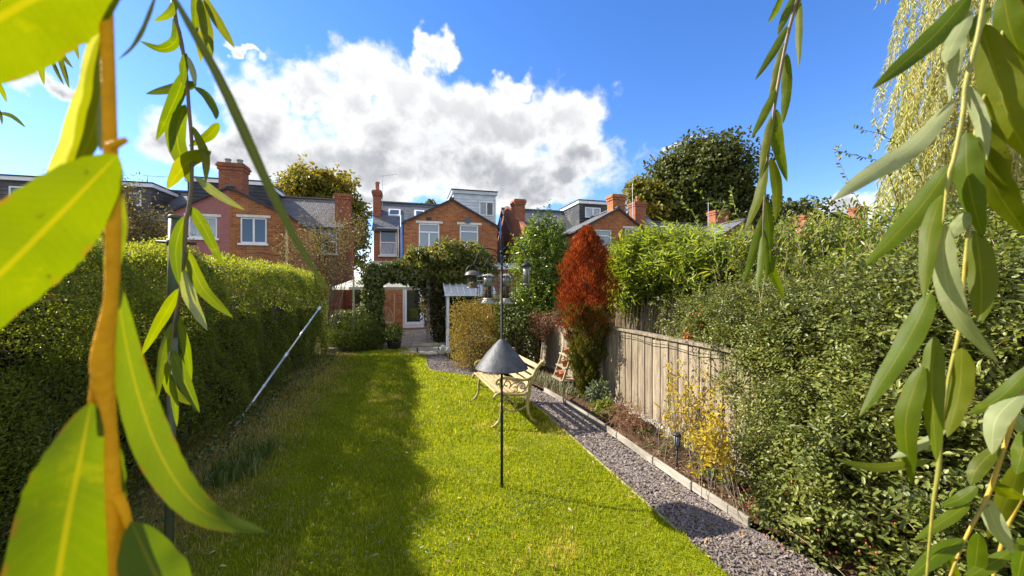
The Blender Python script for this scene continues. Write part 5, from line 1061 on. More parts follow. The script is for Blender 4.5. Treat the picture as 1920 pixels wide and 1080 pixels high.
# two caged seed feeders
for (px, dy, lab, fm_) in ((914,-.10,'caged seed feeder with cream cap and base hanging just left of the pole', seed),(947,.16,'caged seed feeder partly hidden behind the pole', seed)):
    d_ = D0+dy; c = Vector((fx,fy,0))+Fv*dy+Rv*((px-960)/F*d_-(940-960)/F*D0); zt, zb = CH+(540-514)/F*d_, CH+(540-569)/F*d_; h_ = zt-zb
    t = thing('caged_feeder', lab, 'bird feeder', (c.x,c.y,zb), 'bird feeders hanging from the pole')
    mb = MB(); mb.lathe([(.046,-.018),(.048,-.012),(.034,-.003),(.008,0),(.002,.004)], (c.x,c.y,zt), 18); mb.build('cap', cream_m, t, smooth=True)
    mb = MB(); mb.lathe([(.032,.045),(.032,h_*.58)], (c.x,c.y,zb), 16); mb.build('feed', fm_, t, smooth=True)
    mb = MB(); mb.lathe([(.034,h_*.58),(.034,h_-.018)], (c.x,c.y,zb), 16); mb.build('tube', tubem, t, smooth=True)
    mb = MB(); mb.lathe([(.001,0),(.056,0),(.058,.008),(.042,.026),(.036,.045),(.001,.046)], (c.x,c.y,zb), 18); mb.build('base', cream_m, t, smooth=True)
    mb = MB(); R_ = .088
    prof = lambda s: R_*min(1, 2.4*math.sin(PI*s*.93+.10)**.8)
    for k in range(14):
        a = 2*PI*k/14; mb.tube([(c.x+prof(s)*math.cos(a), c.y+prof(s)*math.sin(a), zb+.005+h_*1.0*s) for s in np.linspace(0,1,9)], .0021, 4, False)
    for s in np.linspace(.12,.9,6): mb.tube([(c.x+prof(s)*math.cos(a), c.y+prof(s)*math.sin(a), zb+.005+h_*s) for a in np.linspace(0,2*PI,21)], .0019, 4, False)
    mb.build('wire_cage', mesh_m, t)
    mb = MB(); mb.tube([(c.x,c.y,zt),(c.x,c.y,zt+.055)], .002, 5); mb.build('hanger', mesh_m, t)
# tube feeder on the right
c = fp(986,540); c.z = 0; zt = CH+(540-490)/F*D0; t = thing('tube_feeder', 'clear tube seed feeder with dark pointed cap on the right hook', 'bird feeder', (c.x,c.y,zt-.2), 'bird feeders hanging from the pole')
mb = MB(); mb.lathe([(.001,0),(.012,-.005),(.034,-.022),(.047,-.037),(.046,-.042),(.001,-.038)][::-1], (c.x,c.y,zt), 18); mb.build('cap', fm, t, smooth=True)
mb = MB(); mb.lathe([(.0265,-.185),(.0265,-.04)], (c.x,c.y,zt), 16); mb.build('tube', tubem, t, smooth=True); mb = MB(); mb.lathe([(.0272,-.186),(.0272,-.075)], (c.x,c.y,zt), 10, .6, 1.02); mb.build('feed', surf('mixed_seed', (.10,.085,.04), (.05,.04,.02), 80, .9, .1, .8, 120), t, smooth=True)
mb = MB(); mb.lathe([(.001,-.205),(.03,-.205),(.032,-.19),(.028,-.184),(.001,-.184)], (c.x,c.y,zt), 14); mb.build('base', feedm, t, smooth=True); mb = MB(); mb.tube([tuple(c+Rv*-.055+Vector((0,0,zt-.17))), tuple(c+Rv*.055+Vector((0,0,zt-.17)))], .003, 5); mb.build('perch', fm, t)
# ---------------------------------------------------------------- washing line: two posts, prop, line
gp = surf('green_paint', (.045,.070,.028), (.07,.09,.04), 9, .5, .4, .15, stretch=(2,2,.4))
pb = onG(316,1060); pt = at(328,405,pb.x*sT+pb.y*cT)
t = thing('line_post', 'tall dark green metal washing line post with black crosspin, by the hedge', 'post', (pb.x,pb.y,0))
mb = MB(); mb.tube([(pb.x,pb.y,-.05),(pb.x*.3+pt.x*.7,pb.y*.3+pt.y*.7,1.42)], .024, 14); mb.build('lower_tube', surf('olive_paint', (.10,.115,.06), (.07,.08,.04), 9, .5, .4, .15), t, smooth=True)
mb = MB(); mb.tube([(pb.x*.36+pt.x*.64,pb.y*.36+pt.y*.64,1.36),(pt.x,pt.y,pt.z-.004)], .0305, 16); mb.build('upper_tube', gp, t, smooth=True)
mb = MB(); mb.lathe([(.033,-.02),(.033,0),(.028,.004),(.005,.005)], (pt.x,pt.y,pt.z), 16); mb.build('cap', gp, t, smooth=True)
c = at(326,455,2.36); mb = MB(); mb.tube([tuple(c-Rv*.105+Vector((0,0,.008))), tuple(c+Rv*.13-Vector((0,0,.006)))], .0085, 8); mb.lathe([(.038,-.02),(.041,0),(.038,.02)], (pt.x,pt.y,c.z), 16); mb.build('crosspin', black_paint, t, smooth=True)
tw = surf('pale_line_post', (.34,.36,.22), (.24,.26,.15), 8, .7, .3, .1)
c2 = at(663,560,10.4); t = thing('line_post', 'thin pale green washing line post beside the parasol', 'post', (c2.x,c2.y,0)); z2 = CH+(540-519)/F*10.4
mb = MB(); mb.tube([(c2.x,c2.y,-.05),(c2.x,c2.y,z2)], .026, 10); mb.lathe([(.03,-.06),(.03,0),(.02,.02)], (c2.x,c2.y,z2), 10); mb.build('tube', tw, t, smooth=True)
pbase = onG(440,800); ptop = at(600,576,7.0); pole = ptop-pbase
t = thing('clothes_prop', 'long silver telescopic clothes prop leaning along the hedge', 'clothes prop', tuple(pbase))
silver = surf('silver_tube', (.72,.78,.78), (.62,.68,.68), 9, .3, .6, 0, metal=.35); tealm = surf('teal_tube', (.28,.42,.38), (.2,.32,.3), 9, .35, .5, 0)
MB().tube([tuple(pbase), tuple(pbase+pole*.5)], .0155, 10).build('lower_tube', silver, t, smooth=True); MB().tube([tuple(pbase+pole*.5), tuple(pbase+pole*.985)], .0125, 10).build('upper_tube', silver, t, smooth=True)
MB().tube([tuple(pbase+pole*.485), tuple(pbase+pole*.52)], .021, 10).build('clamp', upvc, t, smooth=True); MB().tube([tuple(pbase+pole*.97), tuple(ptop)], .024, 10).build('line_hook', upvc, t, smooth=True); MB().tube([tuple(pbase+pole*.25), tuple(pbase+pole*.265)], .019, 10).build('collar', upvc, t, smooth=True)
mb = MB(); A_, B_, C_ = Vector((pt.x,pt.y,c.z if False else 1.90)), ptop, Vector((c2.x,c2.y,z2-.03))
def sag(a, b, s, n=14): return [a.lerp(b, k/n)-Vector((0,0,s*math.sin(PI*k/n))) for k in range(n+1)]
mb.tube(sag(Vector((pt.x,pt.y,1.90)), B_, .08)+sag(B_, C_, .03)[1:], .0028, 4); tag(mb.build('washing_line', surf('green_line', (.10,.14,.08), None, 8, .6), None), 'thin green washing line running over the clothes prop to the far post', 'washing line')
# ---------------------------------------------------------------- plant ladder and pots
t = thing('plant_ladder', 'small wooden step-ladder plant stand behind the bench', 'plant stand', (2.45,6.1,0)); lw = surf('pale_ladder_wood', (.40,.34,.23), (.28,.23,.15), 7, .75, .2, .2, 20, (1,1,.3))
for y in (5.93,6.32):
    MB().bar((2.36,y,.0),(2.58,y,.62),.022,.035,(1,0,0)).build('rail', lw, t); MB().bar((2.66,y,.0),(2.57,y,.64),.025,.03,(1,0,0)).build('back_leg', lw, t)
for z, x0 in ((.14,2.37),(.34,2.44),(.53,2.5)): MB().box(x0, 2.66-.1*(z>.3), 5.915, 6.335, z, z+.018).build('shelf', lw, t)
terra = surf('terracotta', (.50,.19,.085), (.36,.13,.06), 9, .85, .2, .2)
for i, (x, y, z, s, lab) in enumerate(((2.45,6.02,.158,.9,'terracotta pot on the lowest step of the plant ladder, nearest the conifer'),(2.45,6.2,.158,.8,'terracotta pot on the lowest step of the plant ladder, farther from the conifer'),(2.50,6.05,.358,.85,'terracotta pot on the middle step of the plant ladder'),(2.55,6.1,.548,.7,'terracotta pot on the top step of the plant ladder'))):
    mb = MB(); mb.lathe([(.045*s,0),(.062*s,.10*s),(.072*s,.10*s),(.074*s,.135*s),(.062*s,.135*s),(.055*s,.11*s),(.001,.105*s)], (x,y,z), 14); tag(mb.build('terracotta_pot', terra, smooth=True), lab, 'flower pot', 'pots on the plant ladder')
# solar stake light
c = onG(1269,884); dS = c.x*sT+c.y*cT; t = thing('stake_light', 'dark solar stake light standing in the bed beside the path edging', 'garden light', (c.x,c.y,0)); h1, h2 = CH+(540-838)/F*dS, CH+(540-812)/F*dS
mb = MB(); mb.tube([(c.x,c.y,-.03),(c.x,c.y,h1)], .0085, 8); mb.lathe([(.012,-.03),(.014,0)], (c.x,c.y,h1), 10); mb.build('stake', black_paint, t, smooth=True)
mb = MB(); mb.lathe([(.014,0),(.026,.03),(.031,h2-h1-.02)], (c.x,c.y,h1), 16); mb.build('lantern', glassmat('lantern_glass', (.18,.20,.21), .25), t, smooth=True)
mb = MB(); mb.lathe([(.035,-.022),(.036,-.01),(.03,0),(.001,.004)], (c.x,c.y,h2), 16); mb.build('solar_cap', black_paint, t, smooth=True)
mb = MB()
for k in range(9): a = 2*PI*k/9; mb.tube([(c.x+.0145*math.cos(a),c.y+.0145*math.sin(a),h1),(c.x+.028*math.cos(a),c.y+.028*math.sin(a),h1+.03),(c.x+.033*math.cos(a),c.y+.033*math.sin(a),h2-.018)], .0028, 4)
mb.build('cage_bars', black_paint, t)
# ---------------------------------------------------------------- bed planting
def sprig_shrub(name, label, loc, ells, nst, nleaf, L, m, asp=.5, seed=1, r=.003, stm=twig_grey, shape='oval', spread=.12, tagc='shrub', upb=.25):
    t = thing(name, label, tagc, loc); P, N = shell(ells, nst, .3, 1.08, seed, .25); mb = MB(); LP, LA, LN = [], [], []
    for p in P:
        b = Vector(loc)+Vector((rng.normal()*spread, rng.normal()*spread*1.6, 0)); q = Vector(p); mid = b.lerp(q,.5)+Vector((rng.normal()*.03,rng.normal()*.03,upb*(q-b).length*.5)); C = interp_curve([tuple(b),tuple(mid),tuple(q)], 9)
        mb.tube([Vector(x) for x in C], list(np.linspace(r,r*.35,9)), 4, False)
        if nleaf:
            k = rng.uniform(3, 8, nleaf); i = k.astype(int).clip(0,7); f = (k-i)[:,None]; LP.append(C[i]*(1-f)+C[i+1]*f); T = unit(C[i+1]-C[i]); LA.append(T*.4+rdir(nleaf)*.8); LN.append(rdir(nleaf)+[0,0,.8])
    mb.build('stems', stm, t, 'stuff')
    if nleaf:
        LP, LA, LN = map(np.concatenate, (LP,LA,LN)); k = len(LP); leaves('foliage', LP, LA, LN, L*(.6+.7*rng.random(k)), L*asp, m, t, shape, kind='stuff')
    return t
sprig_shrub('yellow_shrub', 'sparse shrub with yellow leaves against the fence, left of the berry bush', (2.54,3.3,.03), [(2.57,3.35,.5,.12,.45,.42),(2.52,2.95,.45,.14,.3,.35),(2.6,3.45,.78,.07,.3,.25),(2.5,2.85,.78,.12,.25,.18)], 80, 9, .045, yellowl, .5, 41)
sprig_shrub('yellow_shrub', 'yellow leaved sprigs in the gap below the berry bush', (2.42,2.7,.03), [(2.32,2.72,.36,.10,.22,.22),(2.32,2.55,.55,.1,.2,.2)], 40, 13, .048, yellowl, .5, 42)
sprig_shrub('dry_shrub', 'dry brown twiggy shrub with dead flower heads, in the bed by the fence', (2.45,4.05,.03), [(2.45,4.05,.24,.22,.36,.22)], 130, 6, .018, leafmat('dry_brown_leaf', [(.20,.10,.05),(.30,.18,.09),(.14,.07,.04)], .2), .6, 43, .0025, surf('dry_stem', (.26,.13,.07), (.17,.09,.05), 20, .9))
sprig_shrub('silver_plant', 'grey-green leafy clump at the foot of the fence, right of the conifer', (2.52,4.85,.03), [(2.5,4.85,.22,.14,.2,.2)], 40, 14, .075, leafmat('grey_green_leaf', [(.07,.11,.05),(.12,.16,.08),(.18,.21,.12)], .3), .35, 44, .004, shape='lance', tagc='plant')
sprig_shrub('leafy_plant', 'yellow-green drooping leafy plant beside the grey-green clump', (2.42,4.55,.03), [(2.42,4.52,.14,.13,.15,.13)], 30, 12, .075, leafmat('lime_leaf', [(.10,.14,.02),(.17,.19,.03),(.22,.22,.05)], .4), .4, 45, .003, shape='lance', tagc='plant')
c = onG(1338,905,.04); sprig_shrub('foxglove', 'young upright pale green plant in the soil below the yellow leaves', (c.x,c.y,.03), [(c.x,c.y,.14,.07,.08,.12)], 10, 9, .075, leafmat('pale_green_leaf', [(.12,.17,.06),(.2,.25,.1)], .35), .35, 46, .003, shape='lance', tagc='plant')
for i, (px, py, s, lab) in enumerate(((1215,815,.03,'low green seedling clump near the path edge, left of the stake light'),(1085,745,.05,'low green tuft between the ladder stand and conifer foot'),(1350,870,.03,'little clump of seedlings behind the stake light'),(1240,850,.025,'tiny green weed left of the stake light'))):
    c = onG(px,py,.04); sprig_shrub('bed_plant', lab, (c.x,c.y,.03), [(c.x,c.y,.06,.12,.12,.05)], 16, 8, s, mixgreen, .6, 50+i, .002, tagc='plant')
n = 900; y = rng.uniform(5.4,7.0,n); x = bedx(y)+.05+.35*rng.random(n)      # grassy strip by the bench
blades('bed_grass', np.stack([x,y,np.full(n,.03)],1), .10+.10*rng.random(n), .006+.004*rng.random(n), .3+.6*rng.random(n), attrmat('lavender_grey', [(.13,.15,.07),(.20,.20,.10),(.26,.22,.13)], .8), rng.random(n))
n = 330; ix = rng.integers(0, 3, n); cs = [onG(452,885),onG(490,855),onG(425,900)]
x = np.array([cs[i].x for i in ix])+rng.normal(size=n)*.11; y = np.array([cs[i].y for i in ix])+rng.normal(size=n)*.12
blades('bulb_leaves', np.stack([x,y,np.zeros(n)],1), .10+.12*rng.random(n), .008+.006*rng.random(n), .25+.65*rng.random(n), leafmat('bulb_leaf', [(.06,.11,.015),(.11,.16,.03),(.17,.20,.06)], .35), rng.random(n))
n = 1500; y = rng.uniform(2.2,10.5,n); x = -1.95+.25*rng.random(n)**2*1.6+.0; leaves('ivy_ground_cover', np.stack([x,y,.03+.10*rng.random(n)],1), rdir(n,.3), rdir(n)+[.3,0,1], .035+.025*rng.random(n), .028, ivyleaf, None, 'ivy', kind='stuff')
# ---------------------------------------------------------------- pale weeping willow at the right
tb = at(2080,540,7.4); wl = thing('weeping_willow', 'pale weeping willow hanging in at the upper right corner', 'willow', (tb.x,tb.y,0))
mb = MB(); mb.tube([(tb.x,tb.y,-.1),(tb.x-.1,tb.y,2),(tb.x-.3,tb.y+.1,4),(tb.x-.5,tb.y+.2,6.2)], [.30,.25,.2,.1], 9); mb.build('trunk', bark, wl, smooth=True)
LP, LA, LN, LR = [], [], [], []; mb = MB(); mbl = MB()
def strand(p0, p1, droop, nl, L):
    n_ = 10; C = np.array([p0+(p1-p0)*s+np.array([0,0,-droop])*(s*s-s*.2) for s in np.linspace(0,1,n_)]); C += np.cumsum(rng.normal(size=(n_,3))*.012,0)
    mb.tube([Vector(x) for x in C], list(np.linspace(.006,.002,n_)), 4, False); k = rng.uniform(0,n_-1.01,nl); i = k.astype(int); f = (k-i)[:,None]
    LP.append(C[i]*(1-f)+C[i+1]*f); T = unit(C[i+1]-C[i]); LA.append(T*.6+rdir(nl)*.55+np.array([0,0,-.35])); LN.append(rdir(nl)+[0,0,.3]); LR.append(np.clip(rng.random()*.5+.5*rng.random(nl),0,1))
for k in range(520):
    d = 5.2+2.2*rng.random(); px0 = 1695+330*rng.random()**.85; py0 = rng.uniform(-260,330) if k % 2 else rng.uniform(40,300)
    p0 = np.array(at(px0,py0,d)); dx = -rng.uniform(10,110)*(1 if py0 < 150 else .8); dy = rng.uniform(150,300)
    py1 = min(py0+dy, 470-rng.random()*40); 
    p1 = np.array(at(max(px0+dx,1640),py1,d-.2)); strand(p0, p1, .25, 120, .07)
for (a, b) in (((1775,60),(1650,165)),((1735,-60),(1733,38)),((1770,140),(1690,215)),((1790,150),(1735,200)),((1800,-80),(1745,120)),((1815,60),(1715,170)),((1800,205),(1685,300)),((1830,180),(1740,330)),((1760,210),(1690,330)),((1790,-90),(1755,140)),((1830,-60),(1775,200))):
    for j in range(2): strand(np.array(at(a[0]+8*j,a[1],5.8)), np.array(at(b[0]+6*j,b[1]+8*j,5.6)), .12, 55, .075)
for k in range(26):
    q = at(rng.uniform(1800,2150),rng.uniform(-250,180),6.6+rng.random()); s = Vector((tb.x-.3,tb.y+.1,3.5+2*rng.random())); mbl.tube([s, s.lerp(q,.5)+Vector((0,0,.6)), q], [.06,.035,.012], 5)
mbl.build('limb', bark, wl); mb.build('hanging_twigs', surf('willow_twig', (.38,.28,.07), (.28,.2,.05), 15, .6), wl, 'stuff')
LP, LA, LN, LR = map(np.concatenate, (LP,LA,LN,LR)); k = len(LP); leaves('foliage', LP, LA, LN, .07+.04*rng.random(k), .017, willow_far, wl, 'lance', LR, kind='stuff')
# ---------------------------------------------------------------- the willow twigs the camera looks through
def willow_mat(name, cols, mid, trans, rough=.5, under=None):
    m, t, o = new_mat(name); b = t.add('ShaderNodeBsdfPrincipled'); tr = t.add('ShaderNodeBsdfTranslucent'); mx = t.add('ShaderNodeMixShader'); oi = t.add('ShaderNodeObjectInfo'); tcn = t.add('ShaderNodeTexCoord')
    ac = t.add('ShaderNodeAttribute', attribute_name='across').outputs['Fac']; al = t.add('ShaderNodeAttribute', attribute_name='along').outputs['Fac']; P = tcn.outputs['Object']
    k = len(cols); c = t.ramp(oi.outputs['Random'], [(i/(k-1), x) for i, x in enumerate(cols)])
    c = t.mix(t.mrange(t.noise(P, 60, 5, .6), .3, .75, 0, .35), c, (cols[0][0]*.75, cols[0][1]*.75, cols[0][2]*.7, 1))
    va = t.math('ABSOLUTE', ac); veins = t.math('SINE', t.math('ADD', t.math('MULTIPLY', al, 150), t.math('MULTIPLY', va, -14)))
    c = t.mix(t.mrange(veins, .4, 1, 0, .06), c, (*mid, 1)); c = t.mix(t.mrange(va, .09, .02, 0, .75), c, (*mid, 1))
    spots = t.math('MULTIPLY', t.mrange(t.noise(P, 240, 2, .5), .70, .76), t.mrange(t.noise(P, 25, 2), .5, .6)); c = t.mix(t.math('MULTIPLY', spots, .7), c, (.05,.03,.01,1))
    net = t.add('ShaderNodeTexVoronoi', feature='DISTANCE_TO_EDGE'); t.put(net.inputs['Vector'], P); net.inputs['Scale'].default_value = 900
    c = t.mix(t.mrange(net.outputs['Distance'], .06, .0, 0, .16), c, (*mid, 1))
    blot = t.mrange(t.noise(P, 95, 4, .65), .58, .72, 0, .45); c = t.mix(blot, c, (cols[-1][0]*1.5, cols[-1][1]*1.25, cols[-1][2]*2, 1))
    ed = t.math('MULTIPLY', t.mrange(va, .84, .99), t.mrange(t.noise(P, 120, 3, .6), .48, .62)); c = t.mix(t.math('MULTIPLY', ed, .75), c, (.16,.085,.02,1))
    t.l.new(c, b.inputs['Base Color']); b.inputs['Roughness'].default_value = rough; b.inputs['Specular IOR Level'].default_value = .28
    t.l.new(t.mix(1.0, c, (1.75,1.55,.25,1), 'MULTIPLY'), tr.inputs[0]); mx.inputs[0].default_value = trans
    bn = t.add('ShaderNodeBump'); bn.inputs['Strength'].default_value = .03; bn.inputs['Distance'].default_value = .0004; t.l.new(veins, bn.inputs['Height']); t.l.new(bn.outputs[0], b.inputs['Normal'])
    t.l.new(b.outputs[0], mx.inputs[1]); t.l.new(tr.outputs[0], mx.inputs[2]); t.l.new(mx.outputs[0], o.inputs[0]); return m
wgreen = willow_mat('willow_leaf', [(.066,.116,.0015),(.088,.135,.0015),(.112,.15,.002)], (.20,.19,.008), .55)
wdeep = willow_mat('willow_leaf_deep', [(.085,.115,.003),(.12,.145,.003),(.15,.17,.004)], (.20,.20,.02), .58)
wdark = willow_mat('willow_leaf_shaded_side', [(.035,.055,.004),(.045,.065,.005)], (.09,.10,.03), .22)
wpale = willow_mat('willow_leaf_under', [(.25,.29,.13),(.31,.34,.17)], (.38,.40,.20), .42, .55)
wstem = surf('willow_stem', (.80,.36,.006), (.60,.27,.006), 40, .6, .12, .25, 150); wstem_d = surf('willow_stem_dark', (.16,.10,.05), (.10,.08,.04), 40, .5, .4, .1, 100); wstem_g = surf('willow_stem_green', (.30,.25,.03), (.19,.19,.03), 40, .5, .4, .1, 100); wstem_y = surf('willow_stem_yellow', (.44,.27,.02), (.27,.20,.03), 40, .5, .4, .1, 100)
def twig(name, label, d, base):
    c = at(*base, d); return thing(name, label, 'willow twig', tuple(c), 'willow twigs hanging close to the camera')
def stem(root, pts, d, wpx, m, sides=12, nm='stem'):
    dd = [d]*len(pts) if not hasattr(d,'__len__') else d; C = interp_curve([(p[0],p[1],q) for p, q in zip(pts,dd)], max(10,len(pts)*6)); W = np.interp(np.linspace(0,1,len(C)), np.linspace(0,1,len(wpx)), wpx)
    MB().tube([at(*c) for c in C], [w_*c[2]/F/2 for w_, c in zip(W,C)], sides).build(nm, m, root, smooth=True)
def leaf(root, pts, wpx, d, m=None, d1=None, tilt=.35, fold=.22, n=14, curlw=.05, twist=0.0, wob=0.02, lab=None, ex=(.75,1.0), wscale=None):
    """one willow leaf: pts base -> tip in the photograph, hung at distance d (tip at d1)"""
    d1 = d1 or d*(1+.10*(random.random()-.5)); k = len(pts); C = interp_curve([(p[0],p[1],d+(d1-d)*i/(k-1)) for i, p in enumerate(pts)], n+1)
    X = np.array([tuple(at(*c)) for c in C]); camp = np.array([0,0,CH]); V = []; ac = []; al = []; rs = random.random()*6
    vs = (-1,-.55,0,.55,1); sgn = 1 if random.random() < .5 else -1; wscale = wscale or (1.0 if d < .13 else (.72 if d < .36 else .84))
    mi = n//2; T = X[mi+1]-X[mi-1]; T /= np.linalg.norm(T); vd = X[mi]-camp; vd /= np.linalg.norm(vd); S0 = np.cross(T, vd); S0 /= np.linalg.norm(S0); Fw = np.cross(S0, T); sv = np.array(SUN)
    if d > .13 and random.random() < .85: sgn = max((1,-1), key=lambda q: abs(np.dot(np.cross(S0*math.cos(tilt)+Fw*math.sin(tilt)*q, T), sv)))     # leaves turn their blades to the light
    sp_ = ex[0]/(ex[0]+ex[1]); pk = sp_**ex[0]*(1-sp_)**ex[1]
    for i in range(n+1):
        s = i/n; T = X[min(i+1,n)]-X[max(i-1,0)]; T /= np.linalg.norm(T); vd = X[i]-camp; vd /= np.linalg.norm(vd)
        S0 = np.cross(T, vd); S0 /= np.linalg.norm(S0); Fw = np.cross(S0, T); a = tilt+twist*s; S = S0*math.cos(a)+Fw*math.sin(a)*sgn; N = np.cross(S, T)
        hw = .5*wpx*wscale*C[i][2]/F*max(s**ex[0]*(1-s)**ex[1]/pk, .02)/max(math.cos(tilt+twist*.4),.8)
        for v in vs:
            wv = hw*wob*math.sin(s*21+v*2+rs)*abs(v)*4; V.append(X[i]+S*hw*v*(1+.025*math.sin(s*90+v)*(abs(v) == 1))+N*(fold*hw*abs(v)**1.3+wv)); ac.append(v); al.append(s)
    fl = []
    for i in range(n):
        for j in range(4): q = i*5+j; fl += [q,q+1,q+6,q+5]
    V = np.array(V)-np.array(ORG[root]); me = mesh_np('leaf', V, fl, np.full(n*4,4)); fattr(me,'across',ac); fattr(me,'along',al)
    o = link('leaf', me, m or wgreen, root)
    if m is wpale: o['label'] = 'pale silvery leaf underside'
    if lab: o['label'] = lab
    return o
# nearest twig, far left
t = twig('willow_twig', 'nearest willow twig at the left with huge blurred yellow-green leaves and orange stem', .115, (200,300))
stem(t, [(196,-40),(202,100),(206,250),(212,420),(208,560),(192,682),(206,800),(214,940),(220,1110)], .115, [22,20,21,24,20,36,20,25,22], wstem, 16)
stem(t, [(186,695),(176,735),(168,790)], .1145, [22,14,8], wstem, 10); stem(t, [(218,930),(232,955),(246,1000)], .1145, [22,16,9], wstem, 10); stem(t, [(208,275),(222,268),(236,262)], .112, [18,14,10], wstem, 10)
for bx, by, br in ():
    c = at(bx,by,.1135); r_ = br*.115/F; mb = MB(); mb.lathe([(r_*.2,-r_*1.5),(r_*.8,-r_*.8),(r_,0),(r_*.6,r_*1.1),(r_*.05,r_*1.9)], tuple(c), 10); mb.build('bud', wstem_d, t, smooth=True)
EX = (.95,.85)
leaf(t, [(240,-85),(95,-20),(-60,70),(-360,260)], 190, .105, wgreen, .10, .25, n=26, ex=EX)
leaf(t, [(190,20),(176,150),(136,260),(80,355)], 34, .12, wpale, .128, .7, n=20); leaf(t, [(196,60),(188,180),(165,270),(120,340)], 40, .118, wdeep, .122, .6, n=20); leaf(t, [(196,160),(190,230),(188,285)], 14, .118, wpale, .12, .3)
leaf(t, [(220,290),(100,414),(-45,556),(-420,900)], 142, .108, wgreen, .10, .05, n=30, fold=.12, ex=(.85,.9))
leaf(t, [(212,330),(216,430),(205,560)], 34, .119, wgreen, .12, .2, n=16)
leaf(t, [(214,505),(246,690),(300,850),(380,957),(500,998)], 58, .118, wgreen, .125, .25, n=30, fold=.30, ex=(.9,1.0))
leaf(t, [(170,755),(150,860),(122,1000),(70,1320),(20,1600)], 150, .112, wgreen, .105, .25, n=26, fold=.25, ex=(1.0,.85))
leaf(t, [(246,978),(276,1045),(325,1150),(420,1420)], 92, .112, wgreen, .11, .25, n=20, ex=(1.0,.85))
# blade crossing the sky, blurred
t = twig('willow_twig', 'long dark green willow blade crossing the sky diagonally, left of centre', .14, (330,0)); stem(t, [(285,-80),(305,-40),(318,-5)], .14, [10,9,8], wstem_d)
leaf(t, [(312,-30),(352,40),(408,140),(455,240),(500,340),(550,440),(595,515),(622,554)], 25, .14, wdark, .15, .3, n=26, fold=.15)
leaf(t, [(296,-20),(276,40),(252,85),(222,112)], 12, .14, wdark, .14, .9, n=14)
# second hanging twig
t = twig('willow_twig', 'sharp willow twig hanging down past the chimney, with curled yellow-green leaves', .40, (350,200))
stem(t, [(322,-20),(330,40),(340,80),(350,148),(354,200),(358,245),(360,285),(359,352),(353,396),(349,417),(343,502),(336,558),(327,602),(321,660),(318,720)], .40, [7,7,7,6,6,6,5.5,6,7,7,6,5,4,3,2], wstem_d, 8)
for pts, w_, m in (([(330,0),(318,25),(289,40)],15,wgreen),([(327,30),(331,74),(302,92),(262,77)],20,wgreen),([(364,-15),(367,25),(366,72)],17,wgreen),([(376,-5),(388,55),(396,114)],24,wdeep),([(383,-8),(412,45),(440,90)],20,wdeep),([(360,45),(372,70),(377,118)],16,wdeep),
    ([(349,133),(327,190),(293,263)],27,wgreen),([(369,157),(330,164),(273,176)],21,wgreen),([(364,163),(386,178),(403,207),(405,224)],17,wgreen),([(410,230),(390,256),(354,274)],20,wgreen),([(348,196),(332,245),(338,290),(357,344)],36,wgreen),([(396,284),(358,300),(334,326),(313,355)],32,wdeep),
    ([(362,237),(385,290),(386,342)],17,wdeep),([(365,330),(405,363),(459,394)],18,wpale),([(350,100),(345,130),(344,160)],16,wgreen),([(352,105),(362,135),(366,160)],12,wpale),
    ([(358,388),(383,428),(419,500)],24,wgreen),([(347,405),(330,465),(336,535)],24,wgreen),([(352,470),(380,540),(437,596)],25,wgreen),([(346,505),(358,558),(389,620)],25,wpale),([(337,540),(306,595),(265,668)],23,wgreen),([(322,605),(304,670),(295,748)],18,wgreen),
    ([(336,598),(350,655),(359,716)],16,wgreen),([(323,655),(345,713),(374,774)],25,wgreen),([(308,670),(322,728),(362,760)],20,wgreen),([(320,700),(328,750),(332,800)],13,wgreen),([(345,480),(350,505),(347,545)],12,wgreen)):
    leaf(t, pts, w_, .40, m, None, random.uniform(.1,.6), n=14)
# sprigs in the upper left
t = twig('willow_twig', 'small dark willow sprig in the sky between the big leaf and the stem', .9, (105,70)); stem(t, [(140,-20),(128,20),(112,60),(100,88)], .9, [4,4,3,2], wstem_d, 6)
for pts, w_ in (([(123,45),(138,75),(148,112)],10),([(108,92),(118,125),(130,166)],10),([(93,98),(105,130),(120,160)],7),([(87,98),(78,125),(83,160)],11),([(103,74),(118,105),(137,128)],9),([(146,30),(158,42),(172,40)],4)): leaf(t, pts, w_, .9, wdeep, n=10)
t = twig('willow_twig', 'willow leaf tips poking in at the left edge over the sky', .7, (0,210)); stem(t, [(-30,150),(-10,195),(3,222)], .7, [4,4,3], wstem_d, 6)
for pts, w_ in (([(-4,212),(22,218),(48,239)],9),([(-6,150),(4,170),(13,192)],9),([(-4,200),(2,218),(4,234)],5)): leaf(t, pts, w_, .7, wgreen, n=10)
# twig hanging right of centre
t = twig('willow_twig', 'slender willow twig hanging against the blue sky right of the dark tree', .62, (1455,200))
stem(t, [(1500,-30),(1494,0),(1475,75),(1456,175),(1442,275),(1435,350),(1431,420),(1430,500)], .62, [7,7,6,6,5,4,3,2], wstem_d, 8)
for pts, w_ in (([(1470,-15),(1456,18),(1440,43)],13),([(1488,-8),(1473,28),(1458,66)],17),([(1498,-5),(1497,60),(1498,126)],14),([(1476,48),(1451,95),(1416,150)],17),([(1470,80),(1456,130),(1442,192)],16),([(1475,100),(1474,170),(1468,232)],20),([(1455,165),(1433,213),(1409,260)],17),([(1456,205),(1458,265),(1476,341)],25),
    ([(1447,215),(1435,270),(1424,336)],16),([(1445,295),(1456,355),(1454,416)],21),([(1437,300),(1421,370),(1396,436)],19),([(1431,400),(1413,468),(1394,534)],18),([(1434,370),(1441,425),(1442,474)],20),([(1436,460),(1450,510),(1472,563)],17),([(1430,440),(1426,495),(1419,548)],14),([(1432,430),(1438,480),(1436,530)],10)):
    leaf(t, pts, w_, .62, random.choice([wgreen,wgreen,wdeep]), None, random.uniform(.1,.55), n=14)
